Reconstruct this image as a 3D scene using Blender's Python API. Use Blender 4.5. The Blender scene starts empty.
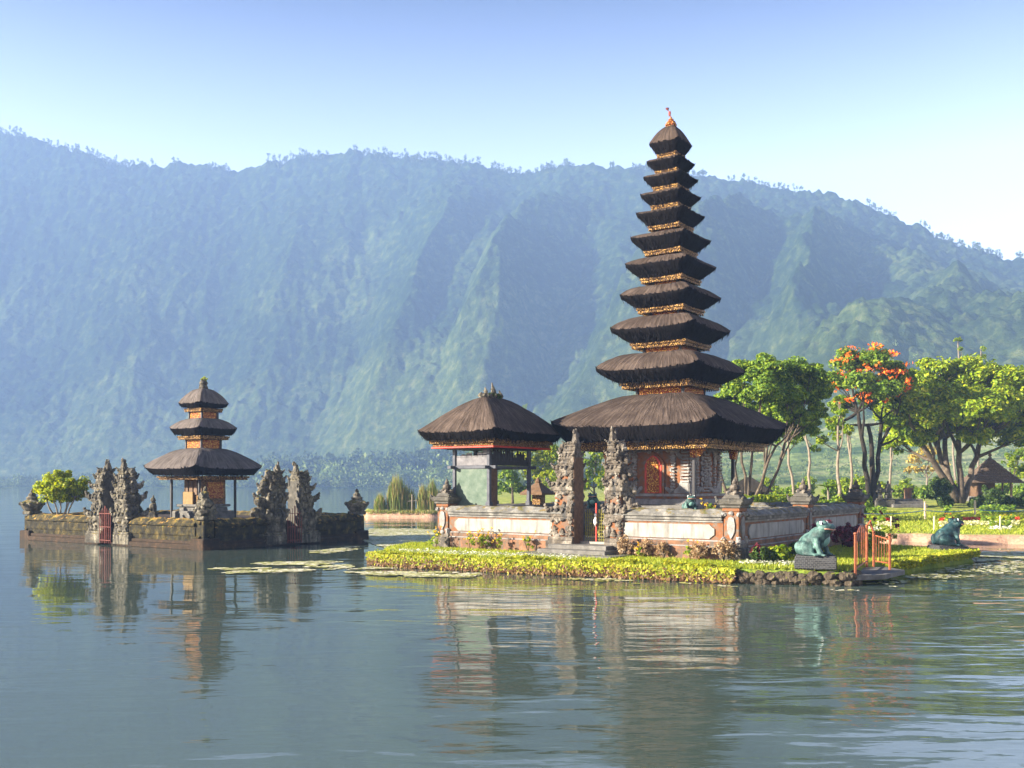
import bpy, bmesh, math, random
import numpy as np
from mathutils import Vector, Matrix, noise as mnoise

# ------------------------------------------------------------------ camera, sky, sun, exposure
SC = bpy.context.scene
COL = SC.collection
HY, EYE, FPX = 484.0, 3.2, 1000.0
cam = bpy.data.cameras.new('camera'); cam.sensor_width = 36; cam.lens = FPX / 1024 * 36
cam.shift_y = (HY - 384) / 1024; cam.clip_start = .1; cam.clip_end = 20000
camo = bpy.data.objects.new('camera', cam); COL.objects.link(camo)
camo.location = (0, 0, EYE); camo.rotation_euler = (math.pi / 2, 0, 0); SC.camera = camo
SUN_EL = math.radians(18.5); SX, SY = -.94, -.22
SUN_ROT = math.atan2(SX, SY)
w = bpy.data.worlds.new('World'); SC.world = w; w.use_nodes = True
_n = w.node_tree.nodes; sky = _n.new('ShaderNodeTexSky'); sky.sky_type = 'NISHITA'; sky.sun_disc = False
sky.sun_elevation = SUN_EL; sky.sun_rotation = SUN_ROT; sky.altitude = 1200; sky.air_density = 1.0; sky.dust_density = .1; sky.ozone_density = 3.0
# deeper blue overhead, paler towards the horizon
_tc = _n.new('ShaderNodeTexCoord'); _sx = _n.new('ShaderNodeSeparateXYZ'); _cr = _n.new('ShaderNodeValToRGB'); _mx = _n.new('ShaderNodeMix'); _mx.data_type = 'RGBA'; _mx.blend_type = 'MULTIPLY'; _mx.inputs[0].default_value = 1
_e = _cr.color_ramp.elements; _e[0].position = .29; _e[0].color = (1.75, 1.13, .90, 1); _e[1].position = .45; _e[1].color = (.0, .055, .15, 1)
_L = w.node_tree.links; _L.new(_tc.outputs['Generated'], _sx.inputs[0]); _L.new(_sx.outputs[2], _cr.inputs[0]); _L.new(sky.outputs[0], _mx.inputs[6]); _L.new(_cr.outputs[0], _mx.inputs[7])
_L.new(_mx.outputs[2], _n['Background'].inputs[0]); _n['Background'].inputs[1].default_value = .10
sl = bpy.data.lights.new('sun', 'SUN'); sl.energy = 5.0; sl.angle = math.radians(.5); sl.color = (1, .88, .70)
so = bpy.data.objects.new('sun', sl); COL.objects.link(so)
_h = math.hypot(SX, SY); SV = Vector((SX / _h * math.cos(SUN_EL), SY / _h * math.cos(SUN_EL), math.sin(SUN_EL)))
so.rotation_euler = SV.to_track_quat('Z', 'Y').to_euler()
SC.view_settings.view_transform = 'Standard'; SC.view_settings.look = 'None'; SC.view_settings.gamma = 1
SC.view_settings.use_curve_mapping = False; SC.view_settings.exposure = 2.3
SC.render.engine = 'CYCLES'; cy = SC.cycles
cy.use_denoising = True; cy.max_bounces = 6; cy.diffuse_bounces = 2; cy.glossy_bounces = 3; cy.transmission_bounces = 2
cy.volume_bounces = 1; cy.transparent_max_bounces = 4; cy.sample_clamp_indirect = 6; cy.caustics_reflective = False; cy.caustics_refractive = False
HAZE = .00037

rnd = random.Random(7)
RS = np.random.RandomState(11)

# ------------------------------------------------------------------ material helpers
def new_mat(name):
    m = bpy.data.materials.new(name); m.use_nodes = True
    nt = m.node_tree; nt.nodes.clear()
    out = nt.nodes.new('ShaderNodeOutputMaterial'); b = nt.nodes.new('ShaderNodeBsdfPrincipled')
    nt.links.new(b.outputs[0], out.inputs[0])
    b.inputs['Specular IOR Level'].default_value = .25
    return m, nt, b, out
def N(nt, t, **kw):
    n = nt.nodes.new(t)
    for k, v in kw.items():
        if k in n.inputs: n.inputs[k].default_value = v
        else: setattr(n, k, v)
    return n
def ramp(nt, fac, stops):
    r = nt.nodes.new('ShaderNodeValToRGB'); e = r.color_ramp.elements
    while len(e) < len(stops): e.new(.5)
    for el, (p, c) in zip(e, stops):
        el.position = p; el.color = (*c, 1) if len(c) == 3 else c
    nt.links.new(fac, r.inputs[0]); return r.outputs[0]
def mixc(nt, fac, a, b, mode='MIX'):
    m = nt.nodes.new('ShaderNodeMix'); m.data_type = 'RGBA'; m.blend_type = mode
    for s, v in ((m.inputs[0], fac), (m.inputs[6], a), (m.inputs[7], b)):
        if hasattr(v, 'is_output'): nt.links.new(v, s)
        elif isinstance(v, tuple): s.default_value = (*v, 1)
        else: s.default_value = v
    return m.outputs[2]
def coords(nt, kind='Object', scale=(1, 1, 1)):
    t = nt.nodes.new('ShaderNodeTexCoord'); mp = nt.nodes.new('ShaderNodeMapping'); mp.inputs['Scale'].default_value = scale
    nt.links.new(t.outputs[kind], mp.inputs[0]); return mp.outputs[0]
def nz(nt, vec, scale, detail=4, rough=.6, dist=0):
    n = nt.nodes.new('ShaderNodeTexNoise'); n.inputs['Scale'].default_value = scale; n.inputs['Detail'].default_value = detail
    n.inputs['Roughness'].default_value = rough; n.inputs['Distortion'].default_value = dist
    nt.links.new(vec, n.inputs['Vector']); return n.outputs[0]
def bump(nt, b, h, dist=.02, strength=1):
    n = nt.nodes.new('ShaderNodeBump'); n.inputs['Distance'].default_value = dist; n.inputs['Strength'].default_value = strength
    nt.links.new(h, n.inputs['Height']); nt.links.new(n.outputs[0], b.inputs['Normal'])
def mottled(name, stops, scale=2.5, rough=.85, bd=.02, bscale=14, stain=None, metallic=0, moss=None, kind='Object'):
    """noise-mottled surface; stain = (colour, amount) in vertical streaks; moss = (colour, threshold) on upward faces"""
    m, nt, b, _ = new_mat(name); v = coords(nt, kind)
    c = ramp(nt, nz(nt, v, scale, 6, .68), stops)
    if stain:
        v2 = coords(nt, kind, (3.2, 3.2, .5)); f = ramp(nt, nz(nt, v2, 1.3, 4, .6), [(.62 - stain[1] * .3, (0, 0, 0)), (.66, (1, 1, 1))])
        c = mixc(nt, f, c, stain[0])
    if moss:
        g = nt.nodes.new('ShaderNodeNewGeometry'); s = nt.nodes.new('ShaderNodeSeparateXYZ'); nt.links.new(g.outputs['Normal'], s.inputs[0])
        mth = N(nt, 'ShaderNodeMath', operation='ADD'); nt.links.new(s.outputs[2], mth.inputs[0])
        n2 = nz(nt, v, 3.1, 5, .7); m2 = N(nt, 'ShaderNodeMath', operation='MULTIPLY'); nt.links.new(n2, m2.inputs[0]); m2.inputs[1].default_value = 3.0
        nt.links.new(m2.outputs[0], mth.inputs[1])
        m4 = N(nt, 'ShaderNodeMath', operation='MULTIPLY'); nt.links.new(mth.outputs[0], m4.inputs[0]); m4.inputs[1].default_value = .25
        f = ramp(nt, m4.outputs[0], [(moss[1], (0, 0, 0)), (min(.999, moss[1] + .05), (1, 1, 1))])
        mc = ramp(nt, nz(nt, v, 7, 3), [(.35, moss[0]), (.62, moss[2] if len(moss) > 2 else moss[0])])
        c = mixc(nt, f, c, mc)
    nt.links.new(c, b.inputs['Base Color']); b.inputs['Roughness'].default_value = rough; b.inputs['Metallic'].default_value = metallic
    if bd: bump(nt, b, nz(nt, v, bscale, 5, .65), bd)
    return m
def leafy(name, stops, trans=.35, rough=.55):
    m, nt, b, out = new_mat(name); g = nt.nodes.new('ShaderNodeNewGeometry')
    c = ramp(nt, g.outputs['Random Per Island'], stops)
    nt.links.new(c, b.inputs['Base Color']); b.inputs['Roughness'].default_value = rough
    t = nt.nodes.new('ShaderNodeBsdfTranslucent'); hs = N(nt, 'ShaderNodeHueSaturation', Hue=.48, Saturation=1.15, Value=1.5)
    nt.links.new(c, hs.inputs['Color']); nt.links.new(hs.outputs[0], t.inputs[0])
    mx = nt.nodes.new('ShaderNodeMixShader'); mx.inputs[0].default_value = trans
    nt.links.new(b.outputs[0], mx.inputs[1]); nt.links.new(t.outputs[0], mx.inputs[2]); nt.links.new(mx.outputs[0], out.inputs[0])
    return m
def plain(name, col, rough=.5, metallic=0, var=.25, scale=6, bd=.004):
    d = tuple(x * (1 - var) for x in col); l = tuple(min(1, x * (1 + var)) for x in col)
    return mottled(name, [(.3, d), (.7, l)], scale, rough, bd, 25, metallic=metallic)

M = {}
def mat_thatch(name, stops, us, vs):
    m, nt, b, _ = new_mat(name); t = nt.nodes.new('ShaderNodeTexCoord')
    def uvn(su, sv, d):
        mp = nt.nodes.new('ShaderNodeMapping'); mp.inputs['Scale'].default_value = (su, sv, 1)
        nt.links.new(t.outputs['UV'], mp.inputs[0]); return nz(nt, mp.outputs[0], 1, d, .7)
    streak = uvn(us, vs, 5); patch = uvn(1.1, .9, 4)
    a = N(nt, 'ShaderNodeMath', operation='MULTIPLY_ADD'); nt.links.new(streak, a.inputs[0]); a.inputs[1].default_value = .62
    p2 = N(nt, 'ShaderNodeMath', operation='MULTIPLY'); nt.links.new(patch, p2.inputs[0]); p2.inputs[1].default_value = .4
    nt.links.new(p2.outputs[0], a.inputs[2])
    nt.links.new(ramp(nt, a.outputs[0], stops), b.inputs['Base Color']); b.inputs['Roughness'].default_value = .95; b.inputs['Specular IOR Level'].default_value = .06
    bump(nt, b, streak, .12); return m
M['thatch'] = mat_thatch('thatch', [(.34, (.020, .015, .012)), (.5, (.052, .039, .033)), (.7, (.13, .10, .083))], 9, .8)
M['thatch_old'] = mat_thatch('thatch_old', [(.34, (.026, .019, .016)), (.5, (.068, .051, .042)), (.68, (.15, .115, .095))], 9, .8)
M['thatch_grey'] = mat_thatch('thatch_grey', [(.34, (.04, .034, .033)), (.5, (.10, .086, .08)), (.7, (.19, .165, .155))], 9, .8)
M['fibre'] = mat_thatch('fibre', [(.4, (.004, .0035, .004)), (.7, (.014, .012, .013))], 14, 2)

def mat_gold(name, hi, lo, scale):
    m, nt, b, _ = new_mat(name); v = coords(nt)
    vo = nt.nodes.new('ShaderNodeTexVoronoi'); vo.inputs['Scale'].default_value = scale; nt.links.new(v, vo.inputs['Vector'])
    f = ramp(nt, vo.outputs['Distance'], [(.28, (0, 0, 0)), (.5, (1, 1, 1))])
    nt.links.new(mixc(nt, f, hi, lo), b.inputs['Base Color']); b.inputs['Roughness'].default_value = .4; b.inputs['Metallic'].default_value = .15
    iv = N(nt, 'ShaderNodeMath', operation='SUBTRACT'); iv.inputs[0].default_value = 1; nt.links.new(vo.outputs['Distance'], iv.inputs[1])
    bump(nt, b, iv.outputs[0], .05); return m
M['gold_carved'] = mat_gold('gold_carved', (.62, .36, .075), (.20, .045, .012), 15)
M['gold'] = mat_gold('gold', (.30, .18, .055), (.09, .045, .015), 14)
M['gold_fine'] = mat_gold('gold_fine', (.50, .30, .095), (.07, .035, .014), 15)
M['red_paint'] = plain('red_paint', (.40, .035, .02), .5)
M['black_wood'] = plain('black_wood', (.018, .018, .022), .5)
M['blue_wood'] = mottled('blue_wood', [(.3, (.04, .045, .06)), (.7, (.09, .095, .115))], 5, .7, .006)
M['brown_wood'] = mottled('brown_wood', [(.3, (.06, .035, .02)), (.7, (.15, .09, .05))], 5, .7, .01)
M['green_panel'] = mottled('green_panel', [(.32, (.055, .085, .065)), (.5, (.09, .125, .10)), (.7, (.145, .175, .145))], 2.2, .9, .004)
M['grey_panel'] = mottled('grey_panel', [(.32, (.09, .09, .10)), (.7, (.19, .185, .20))], 3, .85, .006)
M['openwork'] = plain('openwork', (.03, .03, .035), .7)

def mat_brick(name, c1, c2, mortar, sc, worn=True):
    m, nt, b, _ = new_mat(name); v = coords(nt, 'Object')
    # bricks run round the faces: use x+y along the wall and z upwards
    s = nt.nodes.new('ShaderNodeSeparateXYZ'); nt.links.new(v, s.inputs[0])
    ad = N(nt, 'ShaderNodeMath', operation='ADD'); nt.links.new(s.outputs[0], ad.inputs[0]); nt.links.new(s.outputs[1], ad.inputs[1])
    cb = nt.nodes.new('ShaderNodeCombineXYZ'); nt.links.new(ad.outputs[0], cb.inputs[0]); nt.links.new(s.outputs[2], cb.inputs[1])
    br = N(nt, 'ShaderNodeTexBrick', Scale=sc); br.inputs['Color1'].default_value = (*c1, 1); br.inputs['Color2'].default_value = (*c2, 1); br.inputs['Mortar'].default_value = (*mortar, 1)
    br.inputs['Mortar Size'].default_value = .012; nt.links.new(cb.outputs[0], br.inputs['Vector'])
    f = ramp(nt, nz(nt, v, 2.6, 6, .7), [(.45, (0, 0, 0)), (.62, (1, 1, 1))])
    c = mixc(nt, f, br.outputs[0], mortar) if worn else br.outputs[0]
    nt.links.new(c, b.inputs['Base Color']); b.inputs['Roughness'].default_value = .85; bump(nt, b, br.outputs['Fac'], -.012); return m
M['brick'] = mat_brick('brick', (.50, .13, .045), (.42, .17, .075), (.27, .17, .12), 3.0)
M['orange_wall'] = mottled('orange_wall', [(.3, (.07, .04, .025)), (.44, (.185, .068, .024)), (.53, (.15, .08, .045)), (.60, (.125, .11, .095))], 3.6, .88, .01, stain=((.13, .085, .06), .32))
M['old_brick'] = mottled('old_brick', [(.3, (.07, .055, .045)), (.48, (.16, .085, .05)), (.58, (.24, .11, .06)), (.66, (.17, .15, .13)), (.78, (.26, .24, .22))], 2.6, .9, .02, stain=((.09, .08, .065), .4))
M['white_panel'] = mottled('white_panel', [(.3, (.19, .185, .172)), (.6, (.27, .265, .25)), (.75, (.31, .305, .29))], 1.4, .85, .006, stain=((.13, .125, .115), .42))
M['stone'] = mottled('stone', [(.30, (.022, .02, .018)), (.44, (.075, .063, .05)), (.57, (.17, .15, .125)), (.70, (.36, .335, .29))], 2.2, .9, .03, 16, stain=((.05, .05, .05), .3))
M['stone_relief'] = mottled('stone_relief', [(.3, (.12, .115, .11)), (.5, (.21, .205, .20)), (.7, (.31, .305, .295))], 2.5, .9, .03, 18)
M['stone_dark'] = mottled('stone_dark', [(.3, (.03, .03, .028)), (.55, (.085, .08, .07)), (.75, (.17, .16, .14))], 2.2, .9, .03, moss=((.06, .07, .012), .60, (.20, .15, .04)))
M['coping'] = mottled('coping', [(.28, (.045, .044, .043)), (.5, (.12, .118, .11)), (.72, (.26, .25, .23))], 2.4, .9, .02, moss=((.06, .065, .015), .60, (.16, .11, .04)))
M['moss_wall'] = mottled('moss_wall', [(.30, (.006, .005, .004)), (.44, (.017, .015, .008)), (.54, (.045, .037, .013)), (.68, (.14, .098, .03))], 2.6, .95, .05, 9, stain=((.015, .015, .013), .35), moss=((.10, .12, .014), .575, (.36, .18, .04)))
M['moss_stone'] = mottled('moss_stone', [(.28, (.018, .017, .015)), (.45, (.06, .055, .045)), (.58, (.16, .145, .11)), (.70, (.34, .31, .25))], 2.6, .95, .05, 11, stain=((.035, .033, .03), .3), moss=((.07, .085, .012), .565, (.20, .14, .045)))
M['moss'] = mottled('moss', [(.3, (.09, .12, .015)), (.6, (.22, .25, .03))], 6, .95, .04)
M['wet_base'] = mottled('wet_base', [(.3, (.012, .009, .006)), (.55, (.035, .022, .013)), (.72, (.10, .055, .03))], 2.6, .9, .04)
M['step_stone'] = mottled('step_stone', [(.3, (.06, .057, .053)), (.6, (.14, .135, .125)), (.75, (.22, .21, .20))], 3, .9, .01)
M['bark'] = mottled('bark', [(.3, (.035, .027, .019)), (.55, (.09, .07, .05)), (.72, (.18, .15, .115))], 2.5, .9, .03)
M['bark_dark'] = mottled('bark_dark', [(.3, (.010, .0085, .006)), (.6, (.026, .021, .015)), (.75, (.06, .052, .038))], 2.5, .9, .03)
M['bark_pale'] = mottled('bark_pale', [(.3, (.12, .10, .075)), (.7, (.25, .21, .165))], 3, .9, .01)
M['frog'] = mottled('frog', [(.32, (.012, .024, .025)), (.46, (.028, .062, .06)), (.58, (.085, .165, .15)), (.72, (.17, .26, .235))], 2.6, .6, .02)
M['frog_dark'] = mottled('frog_dark', [(.40, (.005, .014, .018)), (.55, (.012, .038, .045)), (.68, (.10, .20, .20))], 2.6, .55, .02)
M['frog_belly'] = mottled('frog_belly', [(.3, (.09, .22, .19)), (.7, (.16, .31, .27))], 2, .4, .003)
M['mouth'] = plain('mouth', (.45, .22, .16), .5)
M['eye_white'] = plain('eye_white', (.8, .8, .78), .2, var=.03); M['black'] = plain('black', (.008, .008, .008), .3)
M['pedestal'] = mat_brick('pedestal', (.022, .024, .028), (.045, .048, .055), (.20, .20, .20), 4.2, False)
M['orange_metal'] = mottled('orange_metal', [(.3, (.10, .04, .02)), (.5, (.23, .065, .026)), (.64, (.28, .10, .045)), (.75, (.11, .07, .05))], 9, .5, .004)
M['red_metal'] = mottled('red_metal', [(.3, (.10, .025, .018)), (.6, (.20, .055, .04)), (.75, (.26, .13, .10))], 5, .6, .004)
M['yellow_metal'] = mottled('yellow_metal', [(.3, (.12, .11, .02)), (.7, (.24, .22, .05))], 7, .5, .004)
M['cloth'] = plain('cloth', (.20, .13, .055), .8); M['white_cloth'] = plain('white_cloth', (.75, .75, .72), .8); M['tile'] = mottled('tile', [(.3, (.045, .032, .024)), (.55, (.12, .085, .06)), (.75, (.25, .19, .14))], 9, .9, .05, 20)
M['rope_blue'] = plain('rope_blue', (.10, .22, .38), .6); M['stake'] = plain('stake', (.5, .42, .28), .8)
M['grass_ground'] = mottled('grass_ground', [(.3, (.06, .10, .015)), (.5, (.13, .19, .02)), (.66, (.24, .27, .04)), (.78, (.30, .22, .08))], 1.1, .95, .06, 7)
M['soil'] = mottled('soil', [(.3, (.05, .04, .028)), (.6, (.12, .09, .06)), (.75, (.2, .17, .12))], 3, .95, .05)
M['court'] = mottled('court', [(.3, (.16, .15, .13)), (.7, (.3, .28, .25))], 2, .9, .01)
M['rock'] = mottled('rock', [(.3, (.02, .016, .011)), (.55, (.07, .055, .038)), (.75, (.17, .14, .10))], 2.5, .9, .04, moss=((.10, .12, .015), .60, (.2, .2, .035)))
# foliage (stops over a random value per leaf)
M['leaf_big'] = leafy('leaf_big', [(.0, (.06, .115, .006)), (.4, (.16, .25, .008)), (.75, (.26, .35, .012)), (1, (.45, .46, .02))], .30)
M['leaf_dark'] = leafy('leaf_dark', [(.0, (.035, .085, .010)), (.5, (.115, .21, .018)), (1, (.27, .36, .03))], .30)
M['leaf_bright'] = leafy('leaf_bright', [(.0, (.07, .15, .012)), (.5, (.17, .27, .015)), (1, (.36, .40, .03))], .45)
M['leaf_lime'] = leafy('leaf_lime', [(.0, (.10, .17, .012)), (.5, (.24, .32, .02)), (1, (.45, .46, .04))], .5)
M['leaf_shrub'] = leafy('leaf_shrub', [(.0, (.02, .045, .01)), (.6, (.045, .085, .015)), (1, (.09, .13, .025))], .25)
M['leaf_red'] = leafy('leaf_red', [(.0, (.05, .01, .015)), (.6, (.12, .02, .03)), (1, (.25, .05, .07))], .3)
M['leaf_dry'] = leafy('leaf_dry', [(.0, (.20, .13, .06)), (.6, (.34, .24, .13)), (1, (.5, .40, .26))], .3)
M['leaf_autumn'] = leafy('leaf_autumn', [(.0, (.30, .22, .05)), (.6, (.45, .36, .08)), (1, (.5, .44, .16))], .4)
M['petal_flame'] = leafy('petal_flame', [(0, (.62, .10, .008)), (.6, (.78, .18, .012)), (1, (.85, .32, .03))], .3)
M['petal_yellow'] = leafy('petal_yellow', [(0, (.7, .42, .01)), (1, (.8, .62, .03))], .3)
M['petal_white'] = leafy('petal_white', [(0, (.45, .5, .32)), (.5, (.62, .62, .52)), (1, (.8, .8, .74))], .2)
M['petal_cream'] = leafy('petal_cream', [(0, (.25, .3, .06)), (.5, (.5, .47, .22)), (1, (.72, .7, .5))], .2)
M['petal_red'] = leafy('petal_red', [(0, (.45, .02, .01)), (.6, (.7, .06, .02)), (1, (.8, .2, .06))], .25)
M['hedge_top'] = leafy('hedge_top', [(0, (.12, .17, .012)), (.4, (.27, .32, .02)), (.8, (.42, .44, .03)), (1, (.52, .46, .06))], .4)
M['hedge_stem'] = leafy('hedge_stem', [(0, (.05, .025, .012)), (.6, (.14, .07, .03)), (1, (.24, .17, .05))], .15)
M['reed'] = leafy('reed', [(0, (.09, .15, .03)), (.5, (.2, .25, .06)), (.8, (.32, .26, .10)), (1, (.42, .32, .16))], .35)
M['grass_blade'] = leafy('grass_blade', [(0, (.12, .18, .015)), (.6, (.27, .33, .03)), (1, (.42, .42, .06))], .35)
M['lily'] = leafy('lily', [(0, (.16, .17, .03)), (.3, (.36, .36, .08)), (.6, (.55, .52, .28)), (1, (.75, .72, .6))], 0, .45)
M['wood_far'] = leafy('wood_far', [(0, (.025, .05, .018)), (.6, (.05, .085, .028)), (1, (.09, .13, .04))], .15, .9)
M['wood_far_light'] = leafy('wood_far_light', [(0, (.07, .12, .03)), (.6, (.13, .19, .05)), (1, (.22, .27, .09))], .15, .9)

# ------------------------------------------------------------------ mesh builder
_CH = None
class MB:
    def __init__(s): s.v = []; s.f = []; s.mi = []
    def add(s, vs, fs, mi=0):
        o = len(s.v); s.v += [tuple(p) for p in vs]; s.f += [tuple(i + o for i in f) for f in fs]; s.mi += [mi] * len(fs); return s
    def box(s, c, size, rz=0, b=.02, top=1, mi=0, rx=0, ry=0):
        """chamfered box, centre c, full size; top scales the upper face"""
        hx, hy, hz = (x / 2 for x in size); b = min(b, hx * .4, hy * .4, hz * .4)
        V = []; idx = {}
        for sx in (-1, 1):
            for sy in (-1, 1):
                for sz in (-1, 1):
                    k = top if sz > 0 else 1
                    for ax in range(3):
                        p = [sx * (hx - b) * 1, sy * (hy - b), sz * (hz - b)]
                        p[ax] = (sx * hx, sy * hy, sz * hz)[ax]
                        p[0] *= k; p[1] *= k
                        idx[(sx, sy, sz, ax)] = len(V); V.append(p)
        F = []
        for ax in range(3):
            o1, o2 = [a for a in range(3) if a != ax]
            for sg in (-1, 1):
                q = []
                for a, bb in ((-1, -1), (1, -1), (1, 1), (-1, 1)):
                    k = [0, 0, 0]; k[ax] = sg; k[o1] = a; k[o2] = bb; q.append(idx[(*k, ax)])
                F.append(q)
            for a in (-1, 1):
                for bb in (-1, 1):
                    k1 = [0, 0, 0]; k1[o1] = a; k1[o2] = bb; k1[ax] = -1; k2 = list(k1); k2[ax] = 1
                    F.append([idx[(*k1, o1)], idx[(*k2, o1)], idx[(*k2, o2)], idx[(*k1, o2)]])
        for sx in (-1, 1):
            for sy in (-1, 1):
                for sz in (-1, 1): F.append([idx[(sx, sy, sz, a)] for a in range(3)])
        mt = Matrix.Translation(c) @ Matrix.Rotation(rz, 4, 'Z') @ Matrix.Rotation(ry, 4, 'Y') @ Matrix.Rotation(rx, 4, 'X')
        return s.add([mt @ Vector(p) for p in V], F, mi)
    def tube(s, pts, rad, seg=8, mi=0, cap=True):
        pts = [Vector(p) for p in pts]; n = len(pts)
        if not hasattr(rad, '__len__'): rad = [rad] * n
        V = []; F = []; pu = None
        for i, p in enumerate(pts):
            d = (pts[min(i + 1, n - 1)] - pts[max(i - 1, 0)])
            d = d.normalized() if d.length > 1e-9 else Vector((0, 0, 1))
            u = pu - d * pu.dot(d) if pu is not None else d.orthogonal()
            if u.length < 1e-6: u = d.orthogonal()
            u.normalize(); pu = u; vv = d.cross(u)
            for k in range(seg):
                a = 2 * math.pi * k / seg; V.append(p + (u * math.cos(a) + vv * math.sin(a)) * rad[i])
        for i in range(n - 1):
            for k in range(seg):
                k2 = (k + 1) % seg; F.append((i * seg + k, i * seg + k2, (i + 1) * seg + k2, (i + 1) * seg + k))
        if cap: F.append(tuple(range(seg))[::-1]); F.append(tuple((n - 1) * seg + k for k in range(seg)))
        return s.add(V, F, mi)
    def lathe(s, prof, c=(0, 0, 0), seg=14, sq=False, mi=0):
        if sq: seg = 4
        V = []; F = []
        for r, z in prof:
            for k in range(seg):
                a = 2 * math.pi * (k + (.5 if sq else 0)) / seg; q = r * (math.sqrt(2) if sq else 1)
                V.append((c[0] + q * math.cos(a), c[1] + q * math.sin(a), c[2] + z))
        n = len(prof)
        for i in range(n - 1):
            for k in range(seg): F.append((i * seg + k, i * seg + (k + 1) % seg, (i + 1) * seg + (k + 1) % seg, (i + 1) * seg + k))
        F.append(tuple(range(seg))[::-1]); F.append(tuple((n - 1) * seg + k for k in range(seg)))
        return s.add(V, F, mi)
    def lump(s, c, r, jit=.25, sub=1, rot=None, mi=0):
        bm = bmesh.new(); bmesh.ops.create_icosphere(bm, subdivisions=sub, radius=1)
        R3 = (rot or Matrix.Rotation(rnd.uniform(0, 6), 3, Vector((rnd.random(), rnd.random(), rnd.random() + .01)).normalized()))
        rr = r if hasattr(r, '__len__') else (r, r, r)
        V = []
        for v in bm.verts:
            k = 1 + rnd.uniform(-jit, jit); q = R3 @ v.co if rot is None else v.co
            p = Vector((q.x * rr[0] * k, q.y * rr[1] * k, q.z * rr[2] * k))
            V.append((rot @ p if rot is not None else p) + Vector(c))
        F = [[v.index for v in f.verts] for f in bm.faces]; bm.free(); return s.add(V, F, mi)
    def prism(s, poly, y0, y1, axis='y', mi=0):
        """polygon in (x,z) extruded along y (axis y), or in (x,y) extruded along z (axis z)"""
        mk = (lambda p, t: (p[0], t, p[1])) if axis == 'y' else (lambda p, t: (p[0], p[1], t))
        n = len(poly); V = [mk(p, y0) for p in poly] + [mk(p, y1) for p in poly]
        F = [tuple(range(n)), tuple(range(n, 2 * n))[::-1]] + [(i, (i + 1) % n, n + (i + 1) % n, n + i) for i in range(n)]
        return s.add(V, F, mi)
    def build(s, name, mats, parent=None, smooth=False, fix=True):
        me = bpy.data.meshes.new(name); me.from_pydata([tuple(v) for v in s.v], [], s.f)
        for m in (mats if isinstance(mats, (list, tuple)) else [mats]): me.materials.append(m)
        me.polygons.foreach_set('material_index', s.mi)
        if fix:
            bm = bmesh.new(); bm.from_mesh(me); bmesh.ops.recalc_face_normals(bm, faces=bm.faces); bm.to_mesh(me); bm.free()
        if smooth: me.polygons.foreach_set('use_smooth', [True] * len(me.polygons))
        me.update(); return link(name, me, parent)
def link(name, me, parent=None):
    o = bpy.data.objects.new(name, me); COL.objects.link(o)
    if parent: o.parent = parent
    return o
def mesh_np(name, V, F, mat, parent=None, smooth=False):
    V = np.asarray(V, np.float32); F = np.asarray(F, np.int32); k = F.shape[1]
    me = bpy.data.meshes.new(name); me.vertices.add(len(V)); me.vertices.foreach_set('co', V.ravel())
    me.loops.add(F.size); me.loops.foreach_set('vertex_index', F.ravel()); me.polygons.add(len(F))
    me.polygons.foreach_set('loop_start', np.arange(0, F.size, k, dtype=np.int32))
    if smooth: me.polygons.foreach_set('use_smooth', np.ones(len(F), bool))
    me.materials.append(mat); me.update(calc_edges=True); me.validate(); return link(name, me, parent)
def tag(o, label=None, cat=None, group=None, kind=None):
    for k, v in (('label', label), ('category', cat), ('group', group), ('kind', kind)):
        if v: o[k] = v
    return o
def thing(name, label, cat, loc=(0, 0, 0), rz=0, group=None):
    o = bpy.data.objects.new(name, None); COL.objects.link(o); o.empty_display_size = .3
    o.location = loc; o.rotation_euler = (0, 0, rz); return tag(o, label, cat, group)
def dup(root, loc, rz=0, label=None, scale=None):
    def cp(o, par):
        c = o.copy(); COL.objects.link(c); c.parent = par
        for ch in list(o.children): cp(ch, c)
        return c
    r = cp(root, None); r.location = loc; r.rotation_euler = (0, 0, rz)
    if scale: r.scale = (scale,) * 3
    if label: r['label'] = label
    return r
def P(px, Y, z=0): return Vector(((px - 512) / FPX * Y, Y, z))
def Zp(py, Y): return EYE + (HY - py) / FPX * Y

# ------------------------------------------------------------------ numpy noise
def h2(ix, iy, s):
    n = (ix.astype(np.int64) * 374761393 + iy.astype(np.int64) * 668265263 + s * 1442695041) & 0xffffffff
    n = ((n ^ (n >> 13)) * 1274126177) & 0xffffffff; n = n ^ (n >> 16)
    return (n & 0xffffff) / float(0xffffff)
def vnoise(x, y, s=0):
    ix = np.floor(x); iy = np.floor(y); fx = x - ix; fy = y - iy; fx = fx * fx * (3 - 2 * fx); fy = fy * fy * (3 - 2 * fy)
    a = h2(ix, iy, s); b = h2(ix + 1, iy, s); c = h2(ix, iy + 1, s); d = h2(ix + 1, iy + 1, s)
    return a + (b - a) * fx + (c - a) * fy + (a - b - c + d) * fx * fy
def fbm(x, y, o=4, s=0):
    t = 0; a = .5
    for i in range(o): t = t + a * vnoise(x * 2 ** i, y * 2 ** i, s + i * 17); a *= .5
    return t
def ridged(x, y, o=4, s=0):
    t = 0; a = .5
    for i in range(o): t = t + a * (1 - np.abs(2 * vnoise(x * 2 ** i, y * 2 ** i, s + i * 31) - 1)); a *= .5
    return t
def worley(x, y, s=0):
    ix = np.floor(x); iy = np.floor(y); best = np.full(x.shape, 9.)
    for dx in (-1, 0, 1):
        for dy in (-1, 0, 1):
            cx = ix + dx; cy_ = iy + dy
            best = np.minimum(best, (cx + h2(cx, cy_, s) - x) ** 2 + (cy_ + h2(cx, cy_, s + 5) - y) ** 2)
    return np.sqrt(best)

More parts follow.
